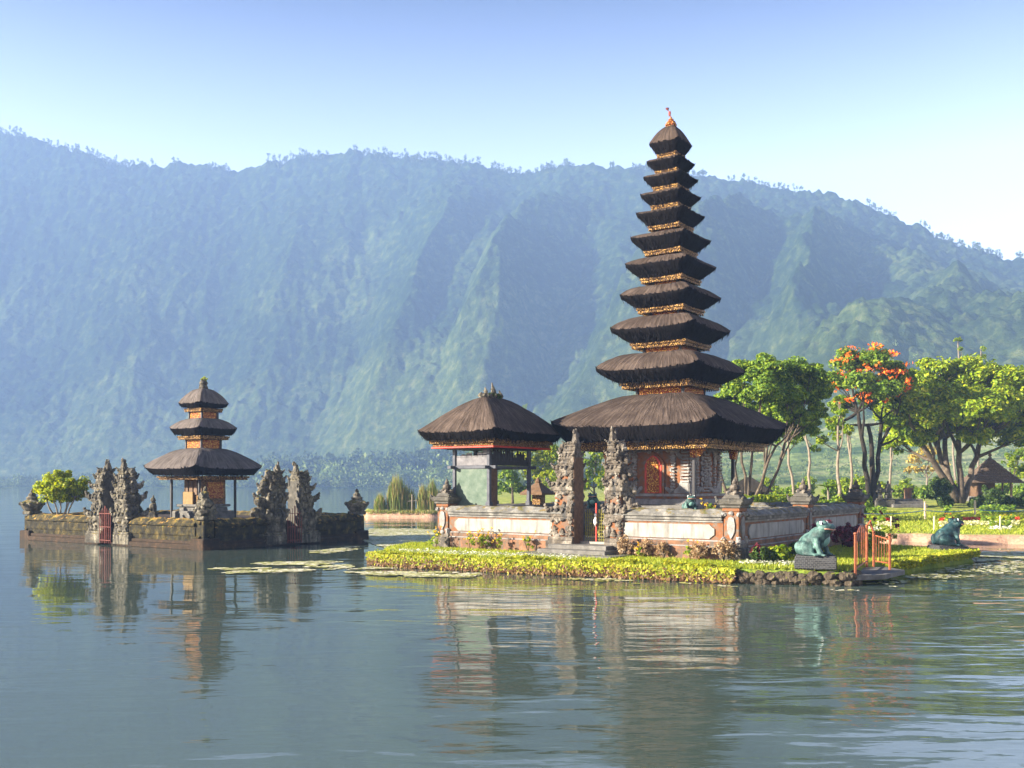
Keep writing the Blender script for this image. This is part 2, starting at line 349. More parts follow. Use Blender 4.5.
# ------------------------------------------------------------------ leaves
def rand_dirs(n):
    d = RS.normal(size=(n, 3)); return d / np.linalg.norm(d, axis=1, keepdims=True)
def leaf_quads(pos, nrm, size, aspect=1.7):
    n = len(pos); up = rand_dirs(n); t = np.cross(nrm, up); t /= np.linalg.norm(t, axis=1, keepdims=True) + 1e-9; b = np.cross(nrm, t)
    s = size * (.65 + .7 * RS.rand(n, 1)); t = t * s * .5 * aspect; b = b * s * .5
    V = np.empty((n, 4, 3)); V[:, 0] = pos - t; V[:, 1] = pos - b * .9 + t * .1; V[:, 2] = pos + t; V[:, 3] = pos + b * .9 + t * .1
    return V.reshape(-1, 3), np.arange(n * 4).reshape(-1, 4)
def clumps(cs, rs, per, sub=14, subr=.33, flat=.75):
    """main clumps -> many small sub-clumps -> leaf positions and normals"""
    P_, N_ = [], []
    for c, r in zip(cs, rs):
        c = np.array(c); r = np.array(r); d = rand_dirs(sub); d[:, 2] = np.where(d[:, 2] < -.8, -d[:, 2] * .6, d[:, 2])
        sc = c + d * r * (.55 + .45 * RS.rand(sub, 1)); sr = r.mean() * subr * (.6 + .8 * RS.rand(sub))
        for q, rr in zip(sc, sr):
            m = max(4, int(per * (.6 + .8 * RS.rand()))); dd = rand_dirs(m); rad = RS.rand(m, 1) ** .45
            P_.append(q + dd * rad * rr * np.array([1, 1, flat])); nn = dd * .7 + rand_dirs(m) * .7 + np.array([0, 0, .5]); N_.append(nn)
    p = np.vstack(P_); n = np.vstack(N_); return p, n / np.linalg.norm(n, axis=1, keepdims=True)
def crown(name, mat, parent, cs, rs, per, size, sub=14, subr=.33, flat=.75, aspect=1.7):
    p, n = clumps(cs, rs, per, sub, subr, flat); V, F = leaf_quads(p, n, size, aspect); return mesh_np(name, V, F, mat, parent)
def blades(pos, h, wd, lean=.25, seg=2):
    n = len(pos); a = RS.rand(n) * 6.283; hh = h * (.55 + .7 * RS.rand(n)); side = np.stack([np.cos(a), np.sin(a), 0 * a], 1) * wd * .5
    ln = np.stack([np.cos(a + 1.5), np.sin(a + 1.5), 0 * a], 1) * (hh * lean * RS.normal(size=n))[:, None]
    V = np.empty((n, 5, 3)); up = np.zeros((n, 3)); up[:, 2] = hh
    V[:, 0] = pos - side; V[:, 1] = pos + side; V[:, 2] = pos + side * .7 + up * .55 + ln * .35; V[:, 3] = pos - side * .7 + up * .55 + ln * .35; V[:, 4] = pos + up + ln
    V = V.reshape(-1, 3); k = np.arange(n)[:, None] * 5
    F = np.concatenate([k + np.array([[0, 1, 2, 3]]), k + np.array([[3, 2, 4, 4]])], 0)
    return V, F
def blade_mesh(name, pos, h, wd, mat, parent=None, lean=.25):
    V, F = blades(np.asarray(pos, float), h, wd, lean); n = len(F) // 2; me = bpy.data.meshes.new(name)
    me.from_pydata(V.tolist(), [], [tuple(f) for f in F[:n].tolist()] + [tuple(f[:3]) for f in F[n:].tolist()]); me.materials.append(mat); me.update(); return link(name, me, parent)
def limb(p0, p1, bow=.12, n=6, up=.15):
    p0 = Vector(p0); p1 = Vector(p1); d = p1 - p0; L = d.length; o = Vector((rnd.uniform(-1, 1), rnd.uniform(-1, 1), rnd.uniform(-.3, .5))) * bow * L; pts = []
    for i in range(n + 1):
        t = i / n; k = 4 * t * (1 - t); pts.append(p0 + d * t + o * k + Vector((0, 0, -up * L * k * .25)) + Vector((rnd.uniform(-1, 1), rnd.uniform(-1, 1), 0)) * L * .015 * (0 < i < n))
    return pts
def limb_mesh(mb, p0, p1, r0, r1, bow=.12, up=.15, n=6, seg=7):
    pts = limb(p0, p1, bow, n, up); mb.tube(pts, [r0 + (r1 - r0) * i / n for i in range(n + 1)], seg); return pts
def tree(name, label, cat, base, cs, rs, fork, r_trunk, leafmat, barkmat, per=60, size=.3, sub=14, group=None, stems=None, twig=.35, subr=.33, flat=.75):
    """trunk + limbs to each clump + leaf crown; coordinates are world, made local to the base"""
    t = thing(name, label, cat, base, 0, group); B = Vector(base); mb = MB()
    stems = stems or [(B, Vector(fork))]
    forks = []
    for i, (a, b) in enumerate(stems):
        a = Vector(a) - B; b = Vector(b) - B; q = limb_mesh(mb, a, b, r_trunk * (1.15 if i == 0 else .9), r_trunk * .6, .06, .05, 7, 9); forks.append((q[-1], q[-3]))
    used = set()
    for c, r in zip(cs, rs):
        c = Vector(c) - B; f = min(forks, key=lambda g: (g[0] - c).length); used.add(forks.index(f)); src = f[0] if rnd.random() < .65 else f[1]
        q = limb_mesh(mb, src, c, r_trunk * .5, r_trunk * .12, .1, .2)
        for _ in range(4):
            e = c + Vector((rnd.uniform(-1, 1) * r[0], rnd.uniform(-1, 1) * r[1], rnd.uniform(-.3, .8) * r[2])) * .8
            limb_mesh(mb, q[rnd.choice((3, 4, 5))], e, r_trunk * .18, r_trunk * .05, .12, .1, 4, 5)
    for i, f in enumerate(forks):
        for c in sorted((Vector(c) - B for c in cs), key=lambda c: (c - f[0]).length)[:2]: limb_mesh(mb, f[0], c, r_trunk * .55, r_trunk * .12, .08, .1)
    mb.build('trunk', barkmat, t, smooth=True)
    crown('crown', leafmat, t, [tuple(Vector(c) - B) for c in cs], rs, per, size, sub, subr, flat)
    return t
def bush(name, label, cat, loc, r, mat, per=50, size=.1, group=None, sub=16, n=5, stem=M['bark_dark'], flat=.8):
    t = thing(name, label, cat, loc, 0, group); cs = []; rs_ = []
    for i in range(n):
        a = rnd.uniform(0, 6.28); k = rnd.uniform(.1, .5); cs.append((math.cos(a) * r[0] * k, math.sin(a) * r[1] * k, r[2] * rnd.uniform(.35, .65)))
        rs_.append((r[0] * .55, r[1] * .55, r[2] * .42))
    mb = MB()
    for c in cs: limb_mesh(mb, (0, 0, 0), (c[0], c[1], c[2] + r[2] * .2), r[0] * .035, r[0] * .01, .08, .05, 4, 5)
    mb.build('stem', stem, t, smooth=True); crown('foliage', mat, t, cs, rs_, per, size, sub, .4, flat); return t

# ================================================================== THE SETTING
# ---- lake
def mat_water():
    m, nt, b, out = new_mat('water')
    b.inputs['Base Color'].default_value = (.05, .072, .062, 1); b.inputs['Roughness'].default_value = .035; b.inputs['IOR'].default_value = 1.33; b.inputs['Specular IOR Level'].default_value = .62
    v = coords(nt, 'Object', (.42, 1.15, 1)); v2 = coords(nt, 'Object', (.12, .16, 1))
    n1 = nz(nt, v, 1.15, 2, .5, .4); n2 = nz(nt, v, 4.6, 2, .5); n3 = nz(nt, v2, 1.0, 2, .5)
    gate = ramp(nt, n3, [(.38, (.22, .22, .22)), (.66, (1, 1, 1))])
    a = N(nt, 'ShaderNodeMath', operation='MULTIPLY_ADD'); nt.links.new(n2, a.inputs[0]); a.inputs[1].default_value = .16; nt.links.new(n1, a.inputs[2])
    sp = nt.nodes.new('ShaderNodeSeparateXYZ'); nt.links.new(coords(nt), sp.inputs[0]); mr = N(nt, 'ShaderNodeMapRange', interpolation_type='SMOOTHSTEP'); nt.links.new(sp.outputs[0], mr.inputs[0])
    for k, v_ in ((1, -14.), (2, 8.), (3, .45), (4, 1.7)): mr.inputs[k].default_value = v_
    g0 = N(nt, 'ShaderNodeMath', operation='MULTIPLY'); nt.links.new(gate, g0.inputs[0]); nt.links.new(mr.outputs[0], g0.inputs[1])
    n4 = nz(nt, coords(nt, 'Object', (.35, .8, 1)), .62, 2, .5, .6); a2 = N(nt, 'ShaderNodeMath', operation='MULTIPLY_ADD'); nt.links.new(n4, a2.inputs[0]); a2.inputs[1].default_value = 1.5; nt.links.new(a.outputs[0], a2.inputs[2])
    g = N(nt, 'ShaderNodeMath', operation='MULTIPLY'); nt.links.new(a2.outputs[0], g.inputs[0]); nt.links.new(g0.outputs[0], g.inputs[1])
    bump(nt, b, g.outputs[0], .034); return m
M['water'] = mat_water()
wm = MB(); wm.add([(-3500, -60, 0), (3500, -60, 0), (3500, 3200, 0), (-3500, 3200, 0)], [(0, 1, 2, 3)])
tag(wm.build('lake_water', M['water'], fix=False), kind='structure')

# ---- mountains: one sheet from the far shore to behind the ridge (columns c = X/Y, rows = depth)
rx = np.array([-700, -200, 0, 30, 75, 130, 180, 240, 300, 340, 400, 460, 520, 580, 640, 700, 760, 840, 900, 960, 1024, 1150, 1400]) / 1000 - .512
ry = np.array([150, 120, 137, 146, 157, 174, 171, 177, 165, 161, 166, 169, 179, 171, 176, 185, 195, 207, 230, 254, 268, 290, 300])
def ramp_np(c, xs, ys): return np.interp(c, (np.array(xs) - 512) / 1000, ys)
def terrain_params(c):
    Yr = ramp_np(c, [0, 300, 512, 700, 1024], [1600, 1560, 1480, 1350, 1150])
    Hr = EYE + (HY - np.interp(c, rx, ry)) / FPX * Yr
    Ys = ramp_np(c, [0, 420, 460, 500, 1024], [860, 740, 600, 290, 290])
    Yb = ramp_np(c, [0, 300, 512, 800, 1024], [1150, 1080, 900, 640, 620])
    zb = ramp_np(c, [0, 420, 640, 760, 900, 1024], [10, 16, 26, 36, 46, 50])
    return Yr, Hr, Ys, Yb, zb
SPURS = [(480, 372, .98, .04, 92, 56), (575, 445, .95, .02, 92, 60), (520, 470, .55, .0, 48, 40), (770, 640, .72, .10, 95, 56), (700, 560, .6, .0, 70, 44),
         (900, 1010, .7, .15, 26, 60), (330, 250, .95, .1, 36, 60), (170, 120, .95, .1, 36, 60), (835, 800, .85, .2, 42, 34), (980, 940, .6, .2, 18, 40)]
def terrain_z(c, Y):
    Yr, Hr, Ys, Yb, zb = terrain_params(c); X = c * Y
    t = (Y - Yb) / (Yr - Yb); tc = np.clip(t, 0, 1); env = np.clip(4 * tc * (1 - tc), 0, 1) ** .8
    z = zb + (Hr - zb) * (.42 * tc + .58 * tc ** 1.8)
    s = np.clip((Y - Ys) / np.maximum(Yb - Ys, 1), 0, 1); flat = .6 + (zb - .6) * s ** 1.3
    z = np.where(t < 0, flat, z)
    px = c * 1000 + 512; wob = (fbm(X / 130, Y / 130, 3, 4) - .45) * 60
    for p1, p0, t1, t0, A, wd in SPURS:
        u = np.clip((tc - t0) / (t1 - t0), 0, 1); cc = p0 + (p1 - p0) * u + wob
        z = z + A * np.clip(1 - np.abs(px - cc) / wd, 0, 1) ** .9 * np.clip(4 * u * (1 - u), 0, 1) ** .6 * (tc > t0) * np.clip((1 - tc) * 3, 0, 1)
    z = z + env * (88 * (ridged(X / 330 + .35 * Y / 330, Y / 900, 4, 2) - .55) + 30 * (ridged(X / 90, Y / 200, 3, 9) - .5))
    # near forested foothill on the right
    px_ = px; hill = 44 * np.exp(-((px_ - 875) / 95) ** 2) + 52 * np.exp(-((px_ - 1080) / 80) ** 2)
    z = z + hill * np.exp(-((Y - 690) / 95) ** 2) * (.75 + .5 * fbm(X / 70, Y / 70, 3, 40))
    fl = np.clip((Y - Ys) / 200, 0, 1)
    can = ((1 - worley(X / 10, Y / 10, 3)) * 8 + (1 - worley(X / 19, Y / 19, 13)) * 9) * (.35 + 1.2 * fbm(X / 70, Y / 70, 3, 21)) + (1 - worley(X / 43, Y / 43, 8)) * 12 * fbm(X / 160, Y / 160, 2, 33) * 1.4 + fbm(X / 7, Y / 7, 2, 5) * 3
    z = z + can * (.15 + .85 * np.clip(np.maximum(tc * 5, (hill > 20) * np.exp(-((Y - 690) / 140) ** 2)), 0, 1)) * fl
    back = np.clip(t - 1, 0, 3); z = np.where(t > 1, Hr + can * .6 - back * 260, z)
    return np.where(Y < Ys, -2.5, z)
NC, NR = 1160, 430
cc = np.linspace(-.82, .82, NC); q = np.linspace(0, 1, NR)
Yr_, _, Ys_, Yb_, _ = terrain_params(cc)
Y0 = Ys_ - 8; YY = Y0[None, :] + (Yr_ * 1.12 - Y0)[None, :] * (q ** 1.15)[:, None]; CC = np.broadcast_to(cc, YY.shape)
ZZ = terrain_z(CC, YY); V = np.stack([CC * YY, YY, ZZ], 2).reshape(-1, 3)
i0 = (np.arange(NR - 1)[:, None] * NC + np.arange(NC - 1)[None, :]).ravel(); F = np.stack([i0, i0 + 1, i0 + NC + 1, i0 + NC], 1)
def mat_mountain():
    m, nt, b, _ = new_mat('mountain_forest'); v = coords(nt)
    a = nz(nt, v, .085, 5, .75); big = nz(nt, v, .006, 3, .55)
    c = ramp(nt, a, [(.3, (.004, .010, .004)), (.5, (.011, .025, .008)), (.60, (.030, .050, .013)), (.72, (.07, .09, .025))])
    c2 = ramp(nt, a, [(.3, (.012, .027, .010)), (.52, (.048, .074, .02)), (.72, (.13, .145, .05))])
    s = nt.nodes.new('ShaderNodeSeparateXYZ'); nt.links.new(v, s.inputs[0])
    alt = N(nt, 'ShaderNodeMapRange'); nt.links.new(s.outputs[2], alt.inputs[0])      # low mist put into the colour: forest paler low down, darker towards the crest
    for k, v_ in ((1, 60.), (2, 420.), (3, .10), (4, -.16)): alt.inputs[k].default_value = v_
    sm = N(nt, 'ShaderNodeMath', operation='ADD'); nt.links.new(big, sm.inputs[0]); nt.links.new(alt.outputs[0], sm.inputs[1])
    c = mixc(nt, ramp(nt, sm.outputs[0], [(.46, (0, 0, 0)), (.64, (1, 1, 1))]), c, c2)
    fld = ramp(nt, nz(nt, coords(nt, 'Object', (1, 3, 3)), .012, 3, .5), [(.35, (.06, .11, .025)), (.47, (.22, .28, .08)), (.57, (.36, .37, .15)), (.68, (.08, .12, .035))])
    low = N(nt, 'ShaderNodeMapRange'); low.inputs[1].default_value = 18; low.inputs[2].default_value = 60; nt.links.new(s.outputs[2], low.inputs[0])
    rgt = N(nt, 'ShaderNodeMapRange'); rgt.inputs[1].default_value = 20; rgt.inputs[2].default_value = 140; nt.links.new(s.outputs[0], rgt.inputs[0]); lw = N(nt, 'ShaderNodeMath', operation='SUBTRACT'); lw.inputs[0].default_value = 1; nt.links.new(rgt.outputs[0], lw.inputs[1]); lmx = N(nt, 'ShaderNodeMath', operation='MAXIMUM'); nt.links.new(low.outputs[0], lmx.inputs[0]); nt.links.new(lw.outputs[0], lmx.inputs[1])
    nt.links.new(mixc(nt, lmx.outputs[0], fld, c), b.inputs['Base Color']); b.inputs['Roughness'].default_value = 1; b.inputs['Specular IOR Level'].default_value = 0
    bump(nt, b, nz(nt, v, .22, 4, .7), 2.5); return m
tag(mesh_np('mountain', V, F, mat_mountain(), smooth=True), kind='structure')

# feathery trees along the ridge line
def far_trees(name, pts, hts, mat, wide=.55, tr=.45, leaves=26, ls=.2):
    P_, N_, S_, VT, FT = [], [], [], [], []
    for p, h in zip(pts, hts):
        p = np.array(p); o = len(VT); k = h * .022
        VT += [p + (-k, 0, -2), p + (k, 0, -2), p + (k * .6, 0, h * .8), p + (-k * .6, 0, h * .8), p + (0, -k, -2), p + (0, k, -2), p + (0, k * .6, h * .8), p + (0, -k * .6, h * .8)]
        FT += [(o, o + 1, o + 2, o + 3), (o + 4, o + 5, o + 6, o + 7)]
        d = rand_dirs(leaves) * np.array([wide * h * .5, wide * h * .5, h * (1 - tr) * .5]) * (.4 + .6 * RS.rand(leaves, 1))
        P_.append(p + np.array([0, 0, h * (tr + (1 - tr) * .5)]) + d); N_.append(rand_dirs(leaves) + np.array([0, 0, .4])); S_.append(np.full((leaves, 1), h * ls))
    Pp = np.vstack(P_); Nn = np.vstack(N_); Nn /= np.linalg.norm(Nn, axis=1, keepdims=True); V, F = leaf_quads(Pp, Nn, np.vstack(S_), 1.4)
    return tag(mesh_np(name, np.vstack([V, np.array(VT)]), np.vstack([F, np.array(FT) + len(V)]), mat), kind='stuff')
n = 3500; tc_ = np.sort(RS.uniform(-.75, .75, n)); keep = fbm(tc_ * 40, tc_ * 0 + 3, 3, 6) > .36; tc_ = tc_[keep]
tYr, tHr, _, _, _ = terrain_params(tc_); tY = tYr + RS.uniform(-12, 14, len(tc_)); tz = terrain_z(tc_, tY)
far_trees('ridge_wood', np.stack([tc_ * tY, tY, tz - 1], 1), RS.uniform(6, 14, len(tc_)) * (tYr / 1600), M['wood_far'], .42, .42, 24, .13)
# far shore: dark plantation behind, light scrub in front
n = 520; pc = RS.uniform(-.54, .02, n); Ysf = terrain_params(pc)[2]; pY = Ysf + RS.uniform(60, 190, n) * (.4 + .6 * (pc + .54) / .5)
ht = np.interp(pc, [-.54, -.3, -.24, .0], [9, 13, 24, 27]) * RS.uniform(.8, 1.15, n)
far_trees('plantation_wood', np.stack([pc * pY, pY, terrain_z(pc, pY) - 1], 1), ht, M['wood_far'], .32, .12, 50, .09)
n = 620; pc = RS.uniform(-.54, .02, n); Ysf = terrain_params(pc)[2]; pY = Ysf + RS.uniform(6, 60, n)
far_trees('shore_scrub', np.stack([pc * pY, pY, terrain_z(pc, pY) - 1], 1), RS.uniform(3, 9, n) * np.where(RS.rand(n) < .12, 1.7, 1) * np.interp(pc, [-.4, -.2], [1, 1.8]), M['wood_far_light'], 1.0, .02, 70, .11)
n = 420; pc = RS.uniform(.2, .56, n); pY = RS.uniform(330, 640, n)
far_trees('valley_scrub', np.stack([pc * pY, pY, terrain_z(pc, pY) - 1], 1), RS.uniform(2, 6, n), M['wood_far_light'], .9, .02, 50, .13)

# ---- haze
HZ = MB(); HZ.add([(x, y, z) for z in (-4, 620) for x, y in ((-1700, -70), (1700, -70), (1700, 1880), (-1700, 1880))], [(0, 3, 2, 1), (4, 5, 6, 7), (0, 1, 5, 4), (1, 2, 6, 5), (2, 3, 7, 6), (3, 0, 4, 7)])
hm = bpy.data.materials.new('haze'); hm.use_nodes = True; hm.node_tree.nodes.clear()
pv = hm.node_tree.nodes.new('ShaderNodeVolumePrincipled'); pv.inputs['Color'].default_value = (.36, .565, 1, 1); pv.inputs['Density'].default_value = HAZE; pv.inputs['Anisotropy'].default_value = 0
ho = hm.node_tree.nodes.new('ShaderNodeOutputMaterial'); hm.node_tree.links.new(pv.outputs[0], ho.inputs['Volume'])
tag(HZ.build('haze', hm), kind='stuff')

# ---- the near mainland: shore, lawn and garden ground
def shore_near(c): return np.interp(c, [-.152, -.148, -.06, .05, .22, .335, .45, .6], [96.5, 96, 95, 92, 66, 54.5, 52.5, 50]) + (vnoise(c * 60, c * 0, 3) - .5) * 1.0
def land_z(c, Y):
    d = Y - shore_near(c); bank = np.clip(d / np.where(c > .3, 2.6, 1.2), 0, 1); bank = bank * bank * (3 - 2 * bank)
    z = -.8 + bank * 1.22 + np.clip(d, 0, 40) * .018 + np.clip(Y - 88, 0, 400) * .006 + np.clip(Y - 76, 0, 10) * .035 * np.clip((c - .2) / .1, 0, 1)
    back = np.where(c < -.045, np.clip((103.5 + vnoise(c * 90, c * 0, 8) * 2 - Y) / 1.0, 0, 1), 1)
    left = np.clip((c + .152) / .006, 0, 1); return -.8 + (z + .8) * back * left
LC, LR = 440, 330; lc = np.linspace(-.156, .86, LC); ly = 48 + (312 - 48) * np.linspace(0, 1, LR) ** 2.0
LY, LCc = np.meshgrid(ly, lc, indexing='ij'); LZ = land_z(LCc, LY) + (fbm(LCc * LY * 1.3, LY * 1.3, 3, 2) - .45) * .12
i0 = (np.arange(LR - 1)[:, None] * LC + np.arange(LC - 1)[None, :]).ravel()
def mat_land():
    m, nt, b, _ = new_mat('lawn_ground'); v = coords(nt); s = nt.nodes.new('ShaderNodeSeparateXYZ'); nt.links.new(v, s.inputs[0])
    g = ramp(nt, nz(nt, v, .9, 6, .7), [(.3, (.10, .14, .02)), (.5, (.24, .28, .04)), (.65, (.38, .37, .08)), (.78, (.45, .36, .16))])
    e = ramp(nt, nz(nt, v, 2.2, 5, .7), [(.3, (.30, .17, .11)), (.6, (.48, .30, .20)), (.75, (.6, .44, .32))])
    f = N(nt, 'ShaderNodeMapRange'); f.inputs[1].default_value = .40; f.inputs[2].default_value = .47; nt.links.new(s.outputs[2], f.inputs[0])
    nt.links.new(mixc(nt, f.outputs[0], e, g), b.inputs['Base Color']); b.inputs['Roughness'].default_value = .95; bump(nt, b, nz(nt, v, 5, 4, .7), .08); return m
tag(mesh_np('shore_ground', np.stack([LCc * LY, LY, LZ], 2).reshape(-1, 3), np.stack([i0, i0 + 1, i0 + LC + 1, i0 + LC], 1), mat_land(), smooth=True), kind='structure')
def gz(X, Y): return float(land_z(np.array([X / Y]), np.array([float(Y)]))[0])

# ---- temple frame: origin at the front right corner, x to the right along the front wall, y to the back
TR = -math.radians(35); OC = Vector((7.9, 35.5, 0))
def T(x, y, z=0): return OC + Matrix.Rotation(TR, 3, 'Z') @ Vector((x, y, z))
LCN = Vector((-14.95, 48.7, 0))
def TL(x, y, z=0): return LCN + Matrix.Rotation(TR, 3, 'Z') @ Vector((x, y, z))

# ---- temple island ground
ISL = [(-5.45, 39.6), (-4.9, 38.75), (-3.4, 37.95), (0, 36.05), (4.4, 33.75), (7.6, 32.15), (10.7, 31.45), (11.15, 32.3), (12.3, 34.6), (13.2, 35.1), (14.3, 35.75), (14.9, 36.9), (16.4, 38.3), (18.0, 40.1),
       (18.8, 40.8), (18.9, 42.0), (17.8, 43.0), (16.9, 44.8), (17.0, 47), (17, 50), (12, 58), (2, 60), (-3.8, 51), (-5.6, 43)]
def inset(poly, d):
    c = Vector((sum(p[0] for p in poly) / len(poly), sum(p[1] for p in poly) / len(poly)))
    out = []; n_ = len(poly)
    for i in range(n_):
        a, b, e = (Vector(poly[(i + k) % n_]) for k in (-1, 0, 1)); t = (e - a).normalized(); out.append(b + Vector((-t.y, t.x)) * d)
    return out
def dense(poly, step):
    out = []
    for i in range(len(poly)):
        a = Vector(poly[i]); b = Vector(poly[(i + 1) % len(poly)]); k = max(1, int((b - a).length / step))
        out += [a + (b - a) * j / k for j in range(k)]
    return out
ring0 = dense(ISL, .35); ig = MB(); n = len(ring0)
rings = [(0, -.8), (.02, .05), (.10, .30), (.32, .44), (.7, .5)]
for d, z in rings: ig.v += [(p.x + .07 * rnd.uniform(-1, 1), p.y + .07 * rnd.uniform(-1, 1), z + rnd.uniform(-.04, .03)) for p in inset([tuple(q) for q in ring0], d)]
for k in range(len(rings) - 1): ig.f += [(k * n + i, k * n + (i + 1) % n, (k + 1) * n + (i + 1) % n, (k + 1) * n + i) for i in range(n)]
ig.f.append(tuple(range((len(rings) - 1) * n, len(rings) * n))); ig.mi = [0] * len(ig.f)
tag(ig.build('island_ground', M['grass_ground']), kind='structure')
cg = MB(); cg.prism([tuple(T(x, y).xy) for x, y in ((-12.9, .15), (-.15, .15), (-.15, 14.9), (-12.9, 14.9))], .3, .95, 'z'); tag(cg.build('courtyard_ground', M['court']), kind='structure')

# ================================================================== THATCHED ROOFS AND THE ELEVEN TIERED SHRINE
def thatch_roof(name, a, b, ridge, ztip, ztop, zbot, top_r, parent, mats, bot_k=.84, bulge=.16, up=.10, seed=0):
    """hipped thatch: half sides a (x) and b (y), top ring top_r (x) by top_r+ridge (y); thick undercut eave"""
    NS = 22; prof = []
    h = ztop - ztip
    for k in range(9):
        t = k / 8; e = t; zz = ztop - h * (t ** (1 + bulge * 2.2)); prof.append((t, zz, t ** 3, 0))
    fr = zbot - ztip
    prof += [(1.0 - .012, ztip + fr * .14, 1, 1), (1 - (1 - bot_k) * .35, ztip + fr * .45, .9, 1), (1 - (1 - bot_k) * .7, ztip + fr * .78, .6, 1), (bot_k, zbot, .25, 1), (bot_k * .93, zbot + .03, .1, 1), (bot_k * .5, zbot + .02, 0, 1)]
    V = []; UV = []; per = []
    for s in range(4):
        for j in range(NS): per.append((s, -1 + 2 * j / NS))
    n = len(per)
    for (t, z, ue, mi) in prof:
        ha = top_r + (a - top_r) * t if mi == 0 else a * t
        hb = top_r + ridge + (b - top_r - ridge) * t if mi == 0 else b * t if b < a * 1.02 else b - (a - a * t)
        for (s, u) in per:
            rc = 1 - .06 * abs(u) ** 7
            x, y = ((u * ha, -hb), (ha, u * hb), (-u * ha, hb), (-ha, -u * hb))[s]; x *= rc; y *= rc
            sag = -.03 * a * (1 - u * u) * ue; zz = z + up * a * .12 * ue * abs(u) ** 7 + sag
            j = mnoise.noise(Vector((x * 2.1 + seed * 7, y * 2.1, z * 1.3))) * .018 * (a ** .5) + mnoise.noise(Vector((x * 7 + seed, y * 7, z * 3))) * .012 * (1 if t > .1 else 0)
            r = math.hypot(x, y) + 1e-6; V.append((x + x / r * j, y + y / r * j, zz + j * .7 + (rnd.uniform(-.035, .035) if mi and .8 < t < 1 else 0)))
    F = []; MI = []; L = len(prof)
    for i in range(L - 1):
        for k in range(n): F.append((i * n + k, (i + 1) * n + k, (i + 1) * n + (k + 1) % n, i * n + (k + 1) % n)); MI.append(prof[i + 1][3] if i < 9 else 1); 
    F.append(tuple(range(n))); MI.append(0); F.append(tuple((L - 1) * n + k for k in range(n))[::-1]); MI.append(1)
    me = bpy.data.meshes.new(name); me.from_pydata(V, [], F)
    for m in mats: me.materials.append(m)
    me.polygons.foreach_set('material_index', MI); uv = me.uv_layers.new(name='UVMap')
    sl_ = [0]
    for i in range(1, L): sl_.append(sl_[-1] + math.dist(V[i * n + 5], V[(i - 1) * n + 5]))
    for p in me.polygons:
        for li, vi in zip(p.loop_indices, p.vertices):
            i, k = divmod(vi, n); s, u = per[k]; 
            if li != p.loop_start and k == 0 and any((v % n) == n - 1 for v in p.vertices): s, u = 3, 1
            half = (a, b, a, b)[s]; uv.data[li].uv = (s * 2.7 + (u + 1) * half * .8, sl_[i] + seed * 3.3)
    bm = bmesh.new(); bm.from_mesh(me); bmesh.ops.recalc_face_normals(bm, faces=bm.faces)
    for e in bm.edges: e.smooth = e.calc_face_angle(0) < .6
    bm.to_mesh(me); bm.free()
    me.polygons.foreach_set('use_smooth', [True] * len(me.polygons)); me.update(); ob = link(name, me, parent)
    # loose fibre ends hanging from the cut edge
    m_ = int(260 * (a + b) / 2 + 160); Pq, Nq = [], []
    for _ in range(m_):
        i = rnd.choice((8, 9, 10, 11, 12)); k = rnd.randrange(n); p0 = Vector(V[i * n + k]); p1 = Vector(V[i * n + (k + 1) % n]); p_ = p0.lerp(p1, rnd.random()); Pq.append(p_); Nq.append((p_.x, p_.y, .2))
    Pq = np.array([tuple(p) for p in Pq]); Nq = np.array(Nq); Nq /= np.linalg.norm(Nq, axis=1, keepdims=True); out3 = Nq.copy(); out3[:, 2] = 0
    ln = (.05 + .09 * RS.rand(m_, 1)) * (1 + .25 * a); side = np.cross(Nq, np.array([0, 0, 1.])); side /= np.linalg.norm(side, axis=1, keepdims=True) + 1e-9; dn = np.array([0, 0, -1.]) * ln - out3 * ln * .35 + side * ln * RS.normal(size=(m_, 1)) * .3; base = Pq + out3 * .012
    Vq = np.empty((m_, 4, 3)); wq = .016 + .02 * RS.rand(m_, 1); Vq[:, 0] = base - side * wq - dn * .3; Vq[:, 1] = base + side * wq - dn * .3; Vq[:, 2] = base + dn + side * wq * .3; Vq[:, 3] = base + dn - side * wq * .3
    mesh_np('fibre_fringe', Vq.reshape(-1, 3), np.arange(m_ * 4).reshape(-1, 4), mats[1], ob)['kind'] = 'stuff'; return ob
def frame_ring(mb, a, b, z0, z1, th, mi=0):
    for sx in (-1, 1):
        mb.box((sx * (a - th / 2), 0, (z0 + z1) / 2), (th, 2 * b - 2 * th - .006, z1 - z0), b=.012, mi=mi); mb.box((0, sx * (b - th / 2), (z0 + z1) / 2), (2 * a, th, z1 - z0), b=.012, mi=mi)
def eave_trim(parent, a, b, z0, z1, th=.14, rz=0, red=True):
    h = z1 - z0; mb = MB(); frame_ring(mb, a, b, z0 + h * .52, z1, th); frame_ring(mb, a * .955, b * .955, z0 + h * .2, z0 + h * .5, th)
    o = mb.build('eave_trim', M['gold_fine'], parent)
    mb = MB(); frame_ring(mb, a * .93, b * .93, z0 + h * .42, z0 + h * .56, th); mb.build('eave_beam', M['black_wood'], o)
    mb = MB()
    k = max(8, int(2 * a / .11)); s = 2 * a * .95 / k
    for i in range(k):                                    # hanging points of the valance on all four sides
        for x, y, r in ((-a * .95 + (i + .5) * s, -b * .957, 0), (-a * .95 + (i + .5) * s, b * .957, 0)):
            mb.box((x, y, z0 + h * .1), (s * .72, .03, h * .24), b=.008)
    k2 = max(8, int(2 * b / .11)); s2 = 2 * b * .95 / k2
    for i in range(k2):
        for x in (-a * .957, a * .957): mb.box((x, -b * .95 + (i + .5) * s2, z0 + h * .1), (.03, s2 * .72, h * .24), b=.008)
    mb.build('valance', M['gold_fine'], o)
    return o
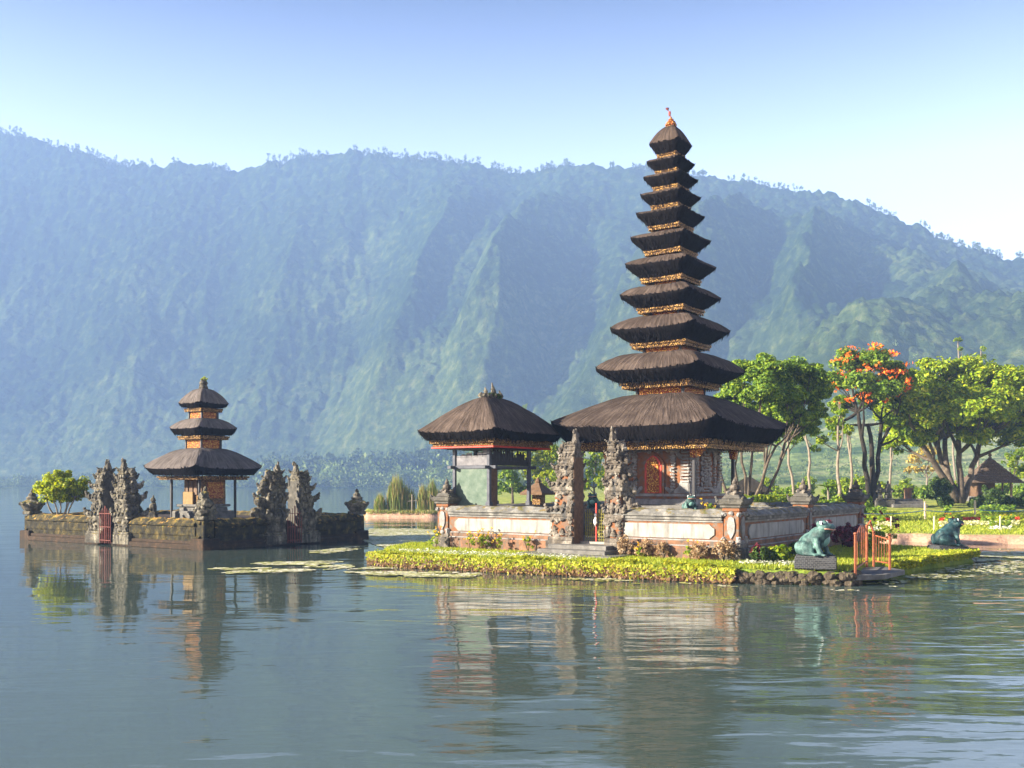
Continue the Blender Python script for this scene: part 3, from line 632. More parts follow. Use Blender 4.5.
def tier_box(parent, r, z0, z1, panel='gold_carved'):
    mb = MB()
    for sx in (-1, 1):
        for sy in (-1, 1): mb.box((sx * (r - .04), sy * (r - .04), (z0 + z1) / 2), (.1, .1, z1 - z0), b=.008)
    mb.box((0, 0, (z0 + z1) / 2), (2 * r - .16, 2 * r - .16, z1 - z0 - .01), b=.005); frame_ring(mb, r + .04, r + .04, z0, z0 + .05, .1); frame_ring(mb, r + .04, r + .04, z1 - .05, z1, .1)
    o = mb.build('tier_box', M['black_wood'], parent)
    for k in range(4):
        a = k * math.pi / 2; p = MB(); p.box((math.sin(a) * (r - .06), -math.cos(a) * (r - .06), (z0 + z1) / 2), (2 * r - .26, .06, max(.05, z1 - z0 - .14)), rz=a, b=.01); p.build('carved_panel', M[panel], o)
    return o

MC = T(-6.2, 7.55)
MC = Vector((7.2, 45.3, 0))
DM = .0453
meru = thing('pagoda', 'tall eleven tiered shrine tower with black thatched roofs and orange carved base', 'pagoda', MC, TR)
# (left tip px, right tip px, tip y, top y, fringe bottom y) from the top down
TIERS = [(649.3, 692.1, 145.3, 128, 153.8), (646, 694, 163.8, 156, 170.5), (642.5, 697, 179.6, 171.5, 186.5), (640, 700, 197.3, 188.5, 205), (636, 704.6, 216.3, 207.5, 225.5), (630.4, 710.3, 241, 229.5, 250.5),
         (625.5, 716, 267.6, 254, 278), (620.3, 721, 298.6, 282.5, 308.5), (611.4, 730.8, 332, 313, 343.8), (597, 745.8, 372.5, 350, 384), (553, 788, 428, 392, 440)]
zz = lambda y: EYE + (HY - y) * DM
zn = lambda y, half: EYE + (HY - y) * (DM - 1.393 * half / FPX)
for i, (l, r, yt, ytop, yb) in enumerate(TIERS):
    R_ = (r - l) / 56.2; last = i == 10; first = i == 0
    yb -= (3.2 + .25 * i) if not last else 2
    zb_ = zn(yb, R_ * (.66 if not last else .88)); tr0 = R_ * .42 if not last else R_ * .33
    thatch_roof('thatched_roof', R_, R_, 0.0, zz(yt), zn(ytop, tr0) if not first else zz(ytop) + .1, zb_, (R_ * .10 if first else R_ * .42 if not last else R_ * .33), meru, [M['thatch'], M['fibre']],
                bot_k=(.64 if i < 9 else .70) if not last else .88, bulge=(.34 if first else .62) if not last else .2, up=.55 if not last else .5, seed=i)
    tr = R_ * (.66 if not last else .81); z1 = zb_ + .03
    eave_trim(meru, tr * .98, tr * .98, z1 - (.15 + .055 * R_ if not last else .4), z1, .10 + .02 * R_)
    if not last:
        nz0 = zn(TIERS[i + 1][3], R_ * .5) - .2; tier_box(meru, R_ * (.44 if i > 7 else .40), nz0, z1 - .08)
fin = MB(); fin.lathe([(.24, 0), (.26, .08), (.16, .13), (.2, .2), (.22, .3), (.12, .37), (.13, .42), (.07, .47), (.04, .52), (.02, .58)], (0, 0, zz(129)), 10)
for k in range(8): a = k * .785; fin.lump((math.cos(a) * .21, math.sin(a) * .21, zz(129) + .16), (.07, .07, .09), .2)
fo = fin.build('finial', M['gold_carved'], meru, smooth=False)
fl = MB(); b0 = Vector((0, 0, zz(129) + .5)); fl.tube([b0, b0 + Vector((-.07, .02, .25)), b0 + Vector((-.2, .04, .48))], .022, 6); fl.lump(b0 + Vector((-.06, 0, .2)), (.08, .05, .13), .3); fl.lump(b0 + Vector((-.19, 0, .46)), (.08, .07, .08), .3); fl.build('banner', M['red_metal'], fo)
# body of the shrine
b_ = MB(); b_.box((0, 0, 1.42), (6.6, 6.6, 1.0), b=.04); b_.box((0, 0, 2.02), (6.8, 6.8, .2), b=.04); b_.box((0, 0, 2.2), (4.9, 4.9, .2), b=.03)
b_.box((0, -3.65, 1.3), (1.8, .9, .7), b=.03); b_.box((0, -3.5, 1.75), (1.4, .5, .3), b=.03); b_.build('plinth', M['step_stone'], meru)
b_ = MB(); b_.box((0, 0, 2.42), (4.1, 4.1, .26), b=.03); b_.box((0, 0, 2.72), (3.72, 3.72, .12), b=.02); b_.box((0, 0, 4.92), (3.7, 3.7, .2), b=.03); wb = b_.build('base_moulding', M['stone_relief'], meru)
b_ = MB(); b_.box((0, 0, 2.6), (3.86, 3.86, .12), b=.02); b_.build('brick_course', M['orange_wall'], meru)
W_ = 1.66; b_ = MB(); b_.box((0, 0, 3.82), (2 * W_, 2 * W_, 2.1), b=.02); b_.build('wall', M['orange_wall'], meru)
def carve_pts(mb, pts, r, jit=.3, flat=.6):
    for x, y, z in pts: mb.lump((x, y, z), (r * rnd.uniform(.7, 1.3), r * flat * rnd.uniform(.7, 1.3), r * rnd.uniform(.7, 1.3)), jit, 1, Matrix.Rotation(rnd.uniform(-.5, .5), 3, 'Y'))
def relief_column(mb, x, yf, z0, z1, w0, w1, face=0):
    """carved grey relief: stacked mouldings with curls; face 0 = front (-y), 1 = right (+x)"""
    put = lambda u, d, z: (u, -yf - d, z) if face == 0 else (yf + d, u, z)
    k = int((z1 - z0) / .12)
    for i in range(k):
        t = i / max(1, k - 1); w = w0 + (w1 - w0) * t; z = z0 + (z1 - z0) * t
        c = put(x, .04, z); mb.box(c, (w, .12, .085) if face == 0 else (.12, w, .085), b=.02)
        for s in (-1, 1):
            if rnd.random() < .75: mb.lump(put(x + s * w * .5, .07, z + rnd.uniform(-.03, .03)), (.06, .05, .06), .3)
for face in (0, 1, 2, 3):
    mb = MB(); base = MB()
    for s in (-1, 1):
        relief_column(mb, s * 1.50, W_, 3.3, 4.85, .34, .26); mb.prism([(s * 1.72, 2.8), (s * .95, 2.8), (s * 1.0, 2.95), (s * 1.2, 3.1), (s * 1.28, 3.35), (s * 1.72, 3.35)], -W_ - .06, -W_ + .02)
        relief_column(mb, s * .92, W_, 2.95, 4.55, .16, .12)
        for j in range(5): mb.lump((s * (.98 - .02 * j), -W_ - .06, 4.1 + j * .15), (.14, .07, .11), .3)
        for j in range(6): mb.lump((s * (.62 + .06 * j), -W_ - .05, 2.86 + .05 * abs(j - 3)), (.10, .07, .09), .3)
        for j in range(4): mb.lump((s * (1.25 - .07 * j), -W_ - .05, 4.35 + j * .12), (.12, .06, .09), .3)
    for j in range(16): mb.lump((-1.2 + j * .16, -W_ - .07, 4.7 + .06 * math.sin(j * 1.9)), (.12, .07, .12), .3)
    if face: # blind carved door of the other sides
        relief_column(mb, 0, W_, 2.9, 4.5, .62, .5); carve_pts(mb, [(rnd.uniform(-.26, .26), -W_ - .11, rnd.uniform(3.1, 4.3)) for _ in range(40)], .06)
        for s in (-1, 1):
            for j in range(7): mb.lump((s * (.42 + .05 * (j % 2)), -W_ - .06, 2.95 + j * .23), (.12, .06, .12), .3)
    mt = Matrix.Rotation(face * math.pi / 2, 3, 'Z'); mb.v = [tuple(mt @ Vector(v)) for v in mb.v]; mb.build('wall_relief', M['stone_relief'], meru)
d_ = MB(); arch = [(-.52, 2.78), (.52, 2.78), (.52, 4.1), (.40, 4.32), (.2, 4.48), (0, 4.56), (-.2, 4.48), (-.40, 4.32), (-.52, 4.1)]; d_.prism(arch, -W_ - .09, -W_ + .01); dr = d_.build('door', M['orange_wall'], meru)
d_ = MB(); d_.prism([(x * .78, 2.78 + (z - 2.78) * .93 + .02) for x, z in arch], -W_ - .115, -W_ - .085); d_.build('door_frame', M['red_paint'], dr)
d_ = MB(); d_.prism([(x * .56, 2.78 + (z - 2.78) * .88 + .05) for x, z in arch], -W_ - .15, -W_ - .11); carve_pts(d_, [(rnd.uniform(-.24, .24), -W_ - .15, rnd.uniform(2.95, 4.25)) for _ in range(46)], .06, flat=.5); d_.build('door_leaf', M['gold_carved'], dr)
for sx in (-1, 1):
    for sy in (-1, 1):
        p = MB(); p.box((sx * 2.1, sy * 2.1, 3.42), (.15, .15, 2.45), b=.02); po = p.build('post', M['black_wood'], meru)
        p = MB(); p.box((sx * 2.1, sy * 2.1, 4.5), (.26, .26, .36), b=.03, top=1.25); p.lump((sx * 2.1, sy * 2.1, 4.72), (.26, .26, .1), .2); p.build('capital', M['gold_carved'], po)
c_ = MB()
for k in range(7): c_.lump((2.55 - .02, -2.55 + .02, 4.66 - k * .035), (.30 - k * .035, .30 - k * .035, .09), .25)
c_.v = [v for v in c_.v]; c_.build('corner_ornament', M['gold_carved'], meru)

# ================================================================== PAVILION
PV = Vector((-.86, 43.96, 0)); pav = thing('pavilion', 'small open pavilion with hipped brown thatched roof and faded green panel beside the split gate', 'pavilion', PV, TR)
HA, HB = .92, 1.5
thatch_roof('thatched_roof', 2.2, 2.78, .62, 5.42, 6.98, 5.08, .12, pav, [M['thatch_old'], M['fibre']], bot_k=.88, bulge=.13, up=.3, seed=21)
mb = MB(); frame_ring(mb, 1.72, 2.28, 4.92, 5.12, .16); frame_ring(mb, 1.62, 2.18, 4.80, 4.91, .14); et = mb.build('eave_trim', M['gold'], pav)
mb = MB(); frame_ring(mb, 1.655, 2.215, 4.72, 4.795, .05); mb.build('valance', M['red_paint'], et)
mb = MB()
for i in range(26): mb.lump((rnd.gauss(0, .10), rnd.uniform(-.66, .66), 7.0 + abs(rnd.gauss(0, .10))), rnd.uniform(.06, .13), .35)
for y, h in ((-.5, .42), (.0, .66), (.12, .5), (.55, .36)): mb.tube([(0, y, 7), (.02, y, 7 + h * .6), (-.03, y, 7 + h)], [.10, .07, .02], 6); mb.lump((0, y, 7 + h * .55), (.1, .1, .07), .3)
ro = mb.build('ridge_ornament', M['moss_stone'], pav)
crown('moss_tuft', M['leaf_shrub'], ro, [(0, 0, 7.05)], [(.2, .7, .12)], 20, .07, 16)
post0 = None
for sx in (-1, 1):
    for sy in (-1, 0, 1):
        p = MB(); p.box((sx * HA, sy * HB, 3.55), (.15, .15, 2.6), b=.015); p.box((sx * HA, sy * HB, 2.34), (.24, .24, .2), b=.02); p.box((sx * HA, sy * HB, 4.74), (.22, .22, .16), b=.02)
        if sy or sx < 0: p.build('post', M['blue_wood'], pav)
r_ = MB()
for s in (-1, 1): r_.box((0, s * HB, 3.92), (2 * HA + .75, .11, .14), b=.012); r_.box((s * HA, 0, 3.915), (.11, 2 * HB + .7, .13), b=.012)
r_.build('rail', M['blue_wood'], pav)
r_ = MB(); r_.box((0, 0, 4.72), (2 * HA + .5, 2 * HB + .5, .10), b=.01); r_.build('ceiling', M['black_wood'], pav)
g_ = MB(); g_.box((0, -HB + .01, 3.05), (2 * HA - .16, .05, 1.6), b=.008); g_.build('green_panel', M['green_panel'], pav)
g_ = MB(); g_.box((0, -HB + .01, 4.17), (2 * HA - .16, .045, .36), b=.008)
for k in range(6): h = .05 + .06 * (k % 3) + .09 * max(0, k - 3); g_.box((-HA + .2 + k * .29, -HB + .012, 4.36 + h / 2), (.28, .04, h), b=.006)
g_.build('upper_panel', M['grey_panel'], pav)
g_ = MB(); g_.box((HA - .01, 0, 4.1), (.045, 2 * HB - .16, .22), b=.008)
for k in range(13):
    h = .28 + .22 * math.sin(k * .9) * math.cos(k * .5) + .1 * (k % 2); g_.box((HA - .008, -HB + .2 + k * .215, 4.2 + h / 2), (.04, .20, h), b=.006); g_.box((HA - .008, -HB + .2 + k * .215, 4.2 + h + .05), (.04, .09, .12), b=.006)
g_.build('openwork_screen', M['openwork'], pav)
g_ = MB(); g_.box((-HA + .0, 0, 4.2), (.045, 2 * HB - .16, .42), b=.008); g_.build('openwork_screen', M['openwork'], pav)
g_ = MB(); g_.box((HA - .005, -HB + .32, 3.05), (.05, .46, 1.6), b=.01); g_.build('side_shutter', M['brown_wood'], pav)
g_ = MB(); g_.box((0, 0, 1.62), (2 * HA + .9, 2 * HB + .9, 1.3), b=.03); g_.build('platform', M['step_stone'], pav)

# ================================================================== TEMPLE WALLS, PILLARS, SPLIT GATE
def wall_run(L, label, x, y, rz, group='white panelled temple walls'):
    t = thing('temple_wall', label, 'wall', T(x, y), TR + rz, group); zc = .5
    mb = MB(); mb.box((L / 2, 0, .70), (L, .74, .5), b=.03); mb.build('plinth', M['old_brick'], t)
    mb = MB(); mb.box((L / 2, 0, 1.04), (L, .60, .2), b=.015); mb.build('brick_course', M['old_brick'], t); mb = MB(); mb.box((L / 2, 0, 1.485), (L, .46, .70), b=.01); mb.build('brick_body', M['orange_wall'], t)
    mb = MB(); mb.box((L / 2, 0, .97), (L, .66, .05), b=.012); mb.box((L / 2, 0, 1.165), (L, .56, .055), b=.012); mb.box((L / 2, 0, 1.86), (L, .56, .07), b=.012); mb.build('ledge', M['stone_relief'], t)
    for sg in (-1, 1):
        e = .32; x0, x1 = e, L - e; c = .2; mb = MB(); y0, y1 = (-.275, -.222) if sg < 0 else (.222, .275)
        mb.prism([(x0, 1.38), (x0 + c * .35, 1.34), (x0 + c, 1.23), (x1 - c, 1.23), (x1 - c * .35, 1.34), (x1, 1.38), (x1, 1.60), (x1 - c * .35, 1.64), (x1 - c, 1.75), (x0 + c, 1.75), (x0 + c * .35, 1.64), (x0, 1.60)], y0, y1)
        mb.build('white_panel', M['white_panel'], t)
    mb = MB(); mb.box((L / 2, 0, 1.96), (L, .70, .13), b=.02); n = max(3, int(L / .35)); V = []
    prof = [(-.42, 2.03), (-.42, 2.10), (-.22, 2.26), (.0, 2.30), (.22, 2.26), (.42, 2.10), (.42, 2.03)]
    for i in range(n + 1):
        for py, pz in prof: V.append((L * i / n, py + rnd.uniform(-.015, .015), pz + (rnd.uniform(-.03, .025) if pz > 2.05 else 0)))
    F = []; m = len(prof)
    for i in range(n):
        for k in range(m): F.append((i * m + k, i * m + (k + 1) % m, (i + 1) * m + (k + 1) % m, (i + 1) * m + k))
    F += [tuple(range(m)), tuple(n * m + k for k in range(m))[::-1]]; mb.add(V, F); mb.build('coping', M['coping'], t); return t
wall_run(5.75, 'white panelled temple wall on the left of the split gate, below the pavilion', -12.75, 0, 0)
wall_run(4.45, 'white panelled temple wall from the split gate to the front corner pillar, sunlit', -4.78, 0, 0)
wall_run(6.6, 'shaded temple wall panel behind the first frog, next to the corner pillar', 0, .33, math.pi / 2)
wall_run(6.7, 'shaded temple wall panel furthest right, ending beside the orange metal gate', 0, 7.6, math.pi / 2)
wall_run(12.4, 'temple back wall seen between the pavilion posts behind the courtyard', -12.7, 15.0, 0)
wall_run(14.4, 'temple side wall behind the pavilion, furthest from the frogs', -13.05, .33, math.pi / 2)

def carving(mb, x0, x1, y0, y1, z, r, n, flare=.06):
    """ring of carved curls round a rectangular ledge, horns at the corners"""
    for cx in (x0, x1):
        for cy_ in (y0, y1):
            dx = 1 if cx == x1 else -1; dy = 1 if cy_ == y1 else -1
            for k in range(3): mb.lump((cx + dx * flare * k * .7, cy_ + dy * flare * k * .5, z + k * r * .75), (r * (1 - .22 * k),) * 3, .22)
    for k in range(n):
        f = (k + .5) / n; j = lambda: rnd.uniform(-.02, .02)
        for cy_ in (y0, y1): mb.lump((x0 + (x1 - x0) * f + j(), cy_ + j(), z + j()), (r * .8, r * .6, r * rnd.uniform(.7, 1.2)), .25)
        for cx in (x0, x1): mb.lump((cx + j(), y0 + (y1 - y0) * f + j(), z + j()), (r * .6, r * .8, r * rnd.uniform(.7, 1.2)), .25)
def pillar(loc, label, rz=0, brick='orange_wall', stone='stone', k=1.0, ztop=2.25, group='wall pillars'):
    t = thing('wall_pillar', label, 'pillar', loc, TR + rz, group); s = .33 * k; mb = MB(); zb = .45
    mb.box((0, 0, .68), (s * 2.7, s * 2.7, .5), b=.03); mb.box((0, 0, 1.0), (s * 2.3, s * 2.3, .16), b=.03); bs = mb.build('base', M[stone], t)
    mb = MB(); mb.box((0, 0, 1.63), (s * 1.75, s * 1.75, 1.3), b=.02); mb.box((0, 0, 2.3), (s * 2.0, s * 2.0, .14), b=.02); mb.build('shaft', M[brick], t)
    mb = MB()
    for a in range(4):
        m3 = Matrix.Rotation(a * math.pi / 2, 3, 'Z')
        q = MB(); q.prism([(-.13 * k, 1.5), (0, 1.25), (.13 * k, 1.5), (.15 * k, 1.75), (.1 * k, 2.0), (0, 2.06), (-.1 * k, 2.0), (-.15 * k, 1.75)], -s * .875 - .05, -s * .87 + .01)
        for x in (-1, 1):
            for z in (1.15, 1.25, 2.12): q.lump((x * s * .85, -s * .87, z), (.12, .08, .10), .25)
        q.lump((0, -s * .93, 1.14), (.13, .07, .1), .25); q.lump((0, -s * .93, 2.16), (.1, .07, .08), .25); mb.add([m3 @ Vector(v) for v in q.v], q.f)
    mb.build('shaft_relief', M['stone_relief'] if stone == 'stone' else M[stone], t)
    mb = MB(); mb.box((0, 0, 2.42), (s * 2.4, s * 2.4, .12), b=.03); mb.box((0, 0, 2.56), (s * 2.9, s * 2.9, .2), b=.04, top=1.06); carving(mb, -s * 1.36, s * 1.36, -s * 1.36, s * 1.36, 2.60, .085, 3, .035)
    mb.box((0, 0, 2.74), (s * 2.1, s * 2.1, .16), b=.04, top=.8); mb.build('cap', M['stone_dark'] if stone == 'stone' else M[stone], t)
    mb = MB(); mb.lathe([(s * .8, 2.8), (s * .85, 2.88), (s * .45, 2.95), (s * .55, 3.03), (s * .5, 3.14), (s * .25, 3.2), (s * .3, 3.26), (s * .12, 3.36), (.01, 3.44)], (0, 0, 0), 10)
    for j in range(6): a = j * 1.047; mb.lump((math.cos(a) * s * .7, math.sin(a) * s * .7, 2.9), .09, .25)
    mb.build('finial', M['stone'], t); return t
pillar(T(0, 0), 'orange and grey carved pillar at the sunlit front corner of the temple wall')
pillar(T(0, 7.27), 'carved temple pillar halfway along the shaded wall, with a small seated finial')
pillar(T(0, 14.75), 'carved temple pillar at the far right end of the shaded wall')
p4 = pillar(T(-13.06, 0), 'carved temple pillar at the left end of the wall, under the pavilion roof')

def gate_tower(loc, sgn, label, w=1.0, d=.84, H=4.8, wing=.7, brick='orange_wall', stone='stone', rz=0, z0=.5, group='split gate towers', name='gate_tower', k=1.0):
    """half of a split gate: plain inner face at x=0, stepped carved mass outwards (sgn = outward direction)"""
    t = thing(name, label, 'gate tower', loc, TR + rz, group); Y0_, Y1_ = -d / 2, d / 2
    bx = lambda mb, x0, x1, za, zb, dd=1.0, b=.025, top=1: mb.box((sgn * (x0 + x1) / 2, 0, z0 + H * (za + zb) / 2), (x1 - x0, d * dd, H * (zb - za)), b=b, top=top)
    core = MB(); st = MB(); wg = MB()
    bx(st, 0, w * 1.18, -.02, .10, 1.16); bx(st, 0, w * 1.1, .10, .13, 1.08)
    bx(core, .01, w * .95, .13, .29, .92); bx(st, 0, w * 1.06, .29, .345, 1.1); bx(core, .01, w * .82, .345, .50, .84); bx(st, 0, w * .98, .50, .555, 1.04)
    bx(core, .01, w * .70, .555, .645, .74); bx(st, 0, w * .82, .645, .69, .92); bx(core, .01, w * .52, .69, .75, .60); bx(st, 0, w * .60, .75, .79, .74); bx(st, .005, w * .40, .79, .86, .5); bx(st, 0, w * .44, .86, .885, .56); bx(st, .005, w * .24, .885, .97, .32, top=.6)
    for za, x1, dd, r in ((.345, 1.06, 1.1, .13), (.555, .98, 1.04, .12), (.69, .82, .92, .10), (.79, .60, .74, .085), (.885, .44, .56, .06)):
        xa, xb = (.06, w * x1) if sgn > 0 else (-w * x1, -.06); carving(st, xa, xb, -d * dd / 2, d * dd / 2, z0 + H * za, r * k, 4, .07)
    for za, x1, dd in ((.30, 1.06, 1.1), (.51, .98, 1.04), (.65, .82, .92), (.755, .60, .74)):
        for q_, e_ in ((-.022, .88), (.052, .90), (.07, .80)): bx(st, .0, w * x1 * e_, za + q_, za + q_ + .014, dd * e_, .012)
    for za, zb, x1, dd in ((.13, .29, .95, .92), (.345, .50, .82, .84), (.555, .645, .70, .74)):      # paired curls and a leaf in the middle of each face
        for sd in (-1, 1):
            for e_ in (.16, .84):
                for k2 in range(5): st.lump((sgn * w * x1 * (e_ + .05 * math.sin(k2 * 1.3)), sd * (d * dd / 2 + .02), z0 + H * (za + (zb - za) * (.1 + .2 * k2))), (.085 * k, .07, .075 * k), .18)
            for k2 in range(4): st.lump((sgn * w * x1 * .5, sd * (d * dd / 2 + .04), z0 + H * (za + (zb - za) * (.14 + .08 * k2))), ((.17 - .035 * k2) * k, .07, .06 * k), .15)
            st.lump((sgn * w * x1 * .5, sd * (d * dd / 2 + .05), z0 + H * (za + (zb - za) * .86)), (.15 * k, .08, .07 * k), .15)
    # carved patches over the brick of the front, back and outer faces
    for za, zb, x1, dd, nn in ((.13, .29, .95, .92, 15), (.345, .50, .82, .84, 12), (.555, .645, .70, .74, 7), (.69, .75, .52, .6, 4)):
        for i in range(nn):
            f = rnd.random(); zc = z0 + H * (za + (zb - za) * rnd.choice((rnd.uniform(.0, .35), rnd.uniform(.65, 1), rnd.random()))); edge = rnd.choice((rnd.uniform(0, .25), rnd.uniform(.7, 1)))
            for sd in (-1, 1): st.lump((sgn * (.04 + edge * (w * x1 - .06)), sd * d * dd / 2, zc), (rnd.uniform(.09, .17) * k, .09, rnd.uniform(.09, .18) * k), .3)
            st.lump((sgn * w * x1, (f - .5) * d * dd, zc), (.08, rnd.uniform(.07, .14) * k, rnd.uniform(.08, .15) * k), .3)
        for sd in (-1, 1): st.box((sgn * w * x1 * .5, sd * (d * dd / 2 + .01), z0 + H * (za + (zb - za) * .95)), (w * x1 * .5, .07, H * (zb - za) * .12), b=.03)
    for i in range(9): st.lump((sgn * rnd.uniform(.05, w * .25), rnd.uniform(-.12, .12), z0 + H * rnd.uniform(.86, 1.0)), (.07 * k, .07 * k, .11 * k), .3)
    st.lump((sgn * .1, 0, z0 + H * .985), (.07, .07, .16), .25)
    # outer wing of stepped scrolls
    if wing:
        for zt, xo in ((.22, 1.0), (.36, .82), (.50, .62), (.63, .38), (.74, .18), (.83, .02)):
            cx = w * .62 + wing * xo
            for j in range(7):
                a = j * .75; wg.lump((sgn * (cx + math.cos(a) * .13 * k), rnd.uniform(-.08, .08), z0 + H * zt + math.sin(a) * .15 * k), (.13 * k, .15 * k, .13 * k), .25)
            wg.box((sgn * (w * .5 + (cx - w * .5) / 2), 0, z0 + H * (zt - .07) / 2 + H * .02), (cx - w * .5 + .16, d * .46, H * (zt - .07)), b=.04)
            wg.lump((sgn * (cx + .1), 0, z0 + H * zt + .17 * k), (.08 * k, .1, .11 * k), .2)
            for j in range(10): wg.lump((sgn * rnd.uniform(w * .7, cx + .05), rnd.choice((-1, 1)) * d * .25, z0 + H * rnd.uniform(.05, zt)), (.10 * k, .07, .12 * k), .3)
    core.build('brick_core', M[brick], t); st.build('stone_carving', M[stone], t)
    if wing: wg.build('side_wing', M[stone], t)
    inner = MB(); inner.box((-sgn * .012, 0, z0 + H * .40), (.03, d * .86, H * .74), b=.01); inner.build('inner_face', M['brown_wood'] if brick == 'orange_wall' else M['stone_dark'], t)
    return t
gate_tower(T(-6.50, .05), -1, 'left half of the orange and grey carved split gate, its dark inner face showing', 1.05, .84, 4.85, .25)
gate_tower(T(-5.08, .05), 1, 'right half of the carved split gate, with scrolled wing beside the golden door', .80, .84, 4.85, .7)
gd = thing('gate_door', 'low yellow green metal gate between the two halves of the split gate', 'gate', T(-5.85, .35), TR)
for s in (-1, 1):
    mb = MB(); x0, x1 = (-.5, -.03) if s < 0 else (.03, .5)
    for i in range(6): x = x0 + (x1 - x0) * i / 5; mb.tube([(x, 0, .95), (x, 0, 2.1 + .12 * math.sin(i))], .016, 5)
    for i in range(9): z = 1.02 + i * .125; mb.tube([(x0, 0, z), (x1, 0, z)], .012, 5)
    for i in range(8): mb.lump((rnd.uniform(x0, x1), 0, rnd.uniform(1.1, 2.1)), (.05, .02, .05), .3)
    mb.build('gate_leaf', M['yellow_metal'], gd)
mb = MB(); mb.box((0, -.02, 1.7), (.06, .06, 1.5), b=.01); mb.build('centre_post', M['red_paint'], gd)
mb = MB(); mb.lump((0, -.09, 1.75), (.07, .05, .2), .2, 2); mb.lump((0, -.09, 1.98), (.05, .045, .08), .15, 2); mb.build('white_tassel', M['white_cloth'], gd)
stp = thing('stone_steps', 'worn grey stone steps leading up to the split gate', 'steps', T(-5.95, 0), TR)
for i, (w_, d_, z_) in enumerate(((4.2, 2.2, .5), (3.0, 1.6, .64), (2.6, 1.15, .80))): mb = MB(); mb.box((0, -d_ / 2 + .15, z_ - .02), (w_, d_, .17), b=.02); mb.build('step', M['step_stone'], stp)

# ================================================================== SMALL TEMPLE ISLAND ON THE LEFT
sf = MB(); sf.prism([tuple(TL(x, y).xy) for x, y in ((-15.8, -.1), (.1, -.1), (.1, 10.9), (-15.8, 10.9))], -.8, .12, 'z'); sf.prism([tuple(TL(x, y).xy) for x, y in ((-15.4, .3), (-.3, .3), (-.3, 10.5), (-15.4, 10.5))], .1, 1.25, 'z')
tag(sf.build('small_island_ground', M['wet_base']), kind='structure')
def moss_run(L, label, x, y, rz):
    t = thing('mossy_wall', label, 'wall', TL(x, y), TR + rz, 'mossy island walls'); mb = MB()
    mb.box((L / 2, -.02, .12), (L, .95, .26), b=.03); mb.box((L / 2, 0, .33), (L, .8, .16), b=.03); mb.build('foot_ledge', M['wet_base'], t)
    n = int(L / .22); V = []; prof = [(-.30, .40), (-.30, .62), (-.35, .70), (-.35, 1.02), (-.31, 1.12), (-.42, 1.14), (-.43, 1.22), (-.24, 1.44), (0, 1.51), (.24, 1.44), (.43, 1.22), (.42, 1.14), (.31, 1.1), (.31, .4)]
    m = len(prof)
    for i in range(n + 1):
        for py, pz in prof:
            q = Vector((L * i / n, py, pz)); d = mnoise.noise(q * 2.6 + Vector((x, y, 0))) * .05 + mnoise.noise(q * 7) * .03; V.append((q.x, q.y + d * (1 if py > 0 else -1), q.z + (d if pz > 1 else 0)))
    F = [(i * m + k, i * m + (k + 1) % m, (i + 1) * m + (k + 1) % m, (i + 1) * m + k) for i in range(n) for k in range(m)] + [tuple(range(m)), tuple(n * m + k for k in range(m))[::-1]]
    w_ = MB(); w_.add(V, F); w_.build('wall_body', M['moss_wall'], t)
    return t
moss_run(7.3, 'long mossy ochre wall at the left end of the small island, below the bright bush', -15.5, 0, 0)
moss_run(6.3, 'mossy ochre wall right of the small island\'s left gate, sunlit', -6.6, 0, 0)
moss_run(4.1, 'dark shaded mossy wall between the corner statue and the clustered gate', 0, .35, math.pi / 2)
moss_run(4.3, 'dark shaded mossy wall at the right end of the small island', 0, 6.25, math.pi / 2)
moss_run(10.2, 'far left side wall of the small island', -15.7, .35, math.pi / 2)
moss_run(15.0, 'back wall of the small island behind the little pagoda', -15.4, 10.75, 0)
def moss_pillar(loc, label, statue=False):
    t = thing('mossy_pillar', label, 'pillar', loc, TR, 'mossy island pillars'); mb = MB()
    mb.box((0, 0, .2), (1.0, 1.0, .7), b=.05); mb.build('base', M['wet_base'], t)
    mb = MB(); mb.box((0, 0, .95), (.62, .62, .9), b=.04)
    for z in (.6, 1.3):
        for k in range(8): a = k * .785; mb.lump((math.cos(a) * .33, math.sin(a) * .33, z), .1, .3)
    mb.build('shaft', M['moss_wall'], t)
    mb = MB(); mb.box((0, 0, 1.55), (.78, .78, .2), b=.04)
    if not statue:
        mb.lathe([(.36, 1.6), (.5, 1.75), (.62, 1.95), (.66, 2.1), (.5, 2.2), (.3, 2.3), (.34, 2.42), (.22, 2.5), (.2, 2.62), (.1, 2.72), (.12, 2.8), (.02, 2.95)], (0, 0, 0), 9)
        for k in range(9): a = k * .7; mb.lump((math.cos(a) * .6, math.sin(a) * .6, 2.08), (.13, .13, .12), .3)
    else:
        mb.lump((0, 0, 1.85), (.55, .5, .3), .25, 2); mb.lump((0, 0, 2.2), (.38, .34, .35), .25, 2); mb.lump((0, -.05, 2.6), (.24, .24, .26), .2, 2); mb.lump((0, 0, 2.9), (.1, .1, .2), .2)
        for k in range(14): a = k * .45; mb.lump((math.cos(a) * .5, math.sin(a) * .45, 1.8 + .3 * rnd.random()), .14, .3)
    mb.build('statue' if statue else 'urn_finial', M['moss_stone'], t); return t
moss_pillar(TL(-15.45, 0), 'mossy pillar with urn finial at the far left corner of the small island')
moss_pillar(TL(0, 0), 'mossy corner pillar topped by a weathered seated statue, in front of the little pagoda', True)
moss_pillar(TL(0, 10.55), 'mossy pillar with green topped urn at the right corner of the small island')
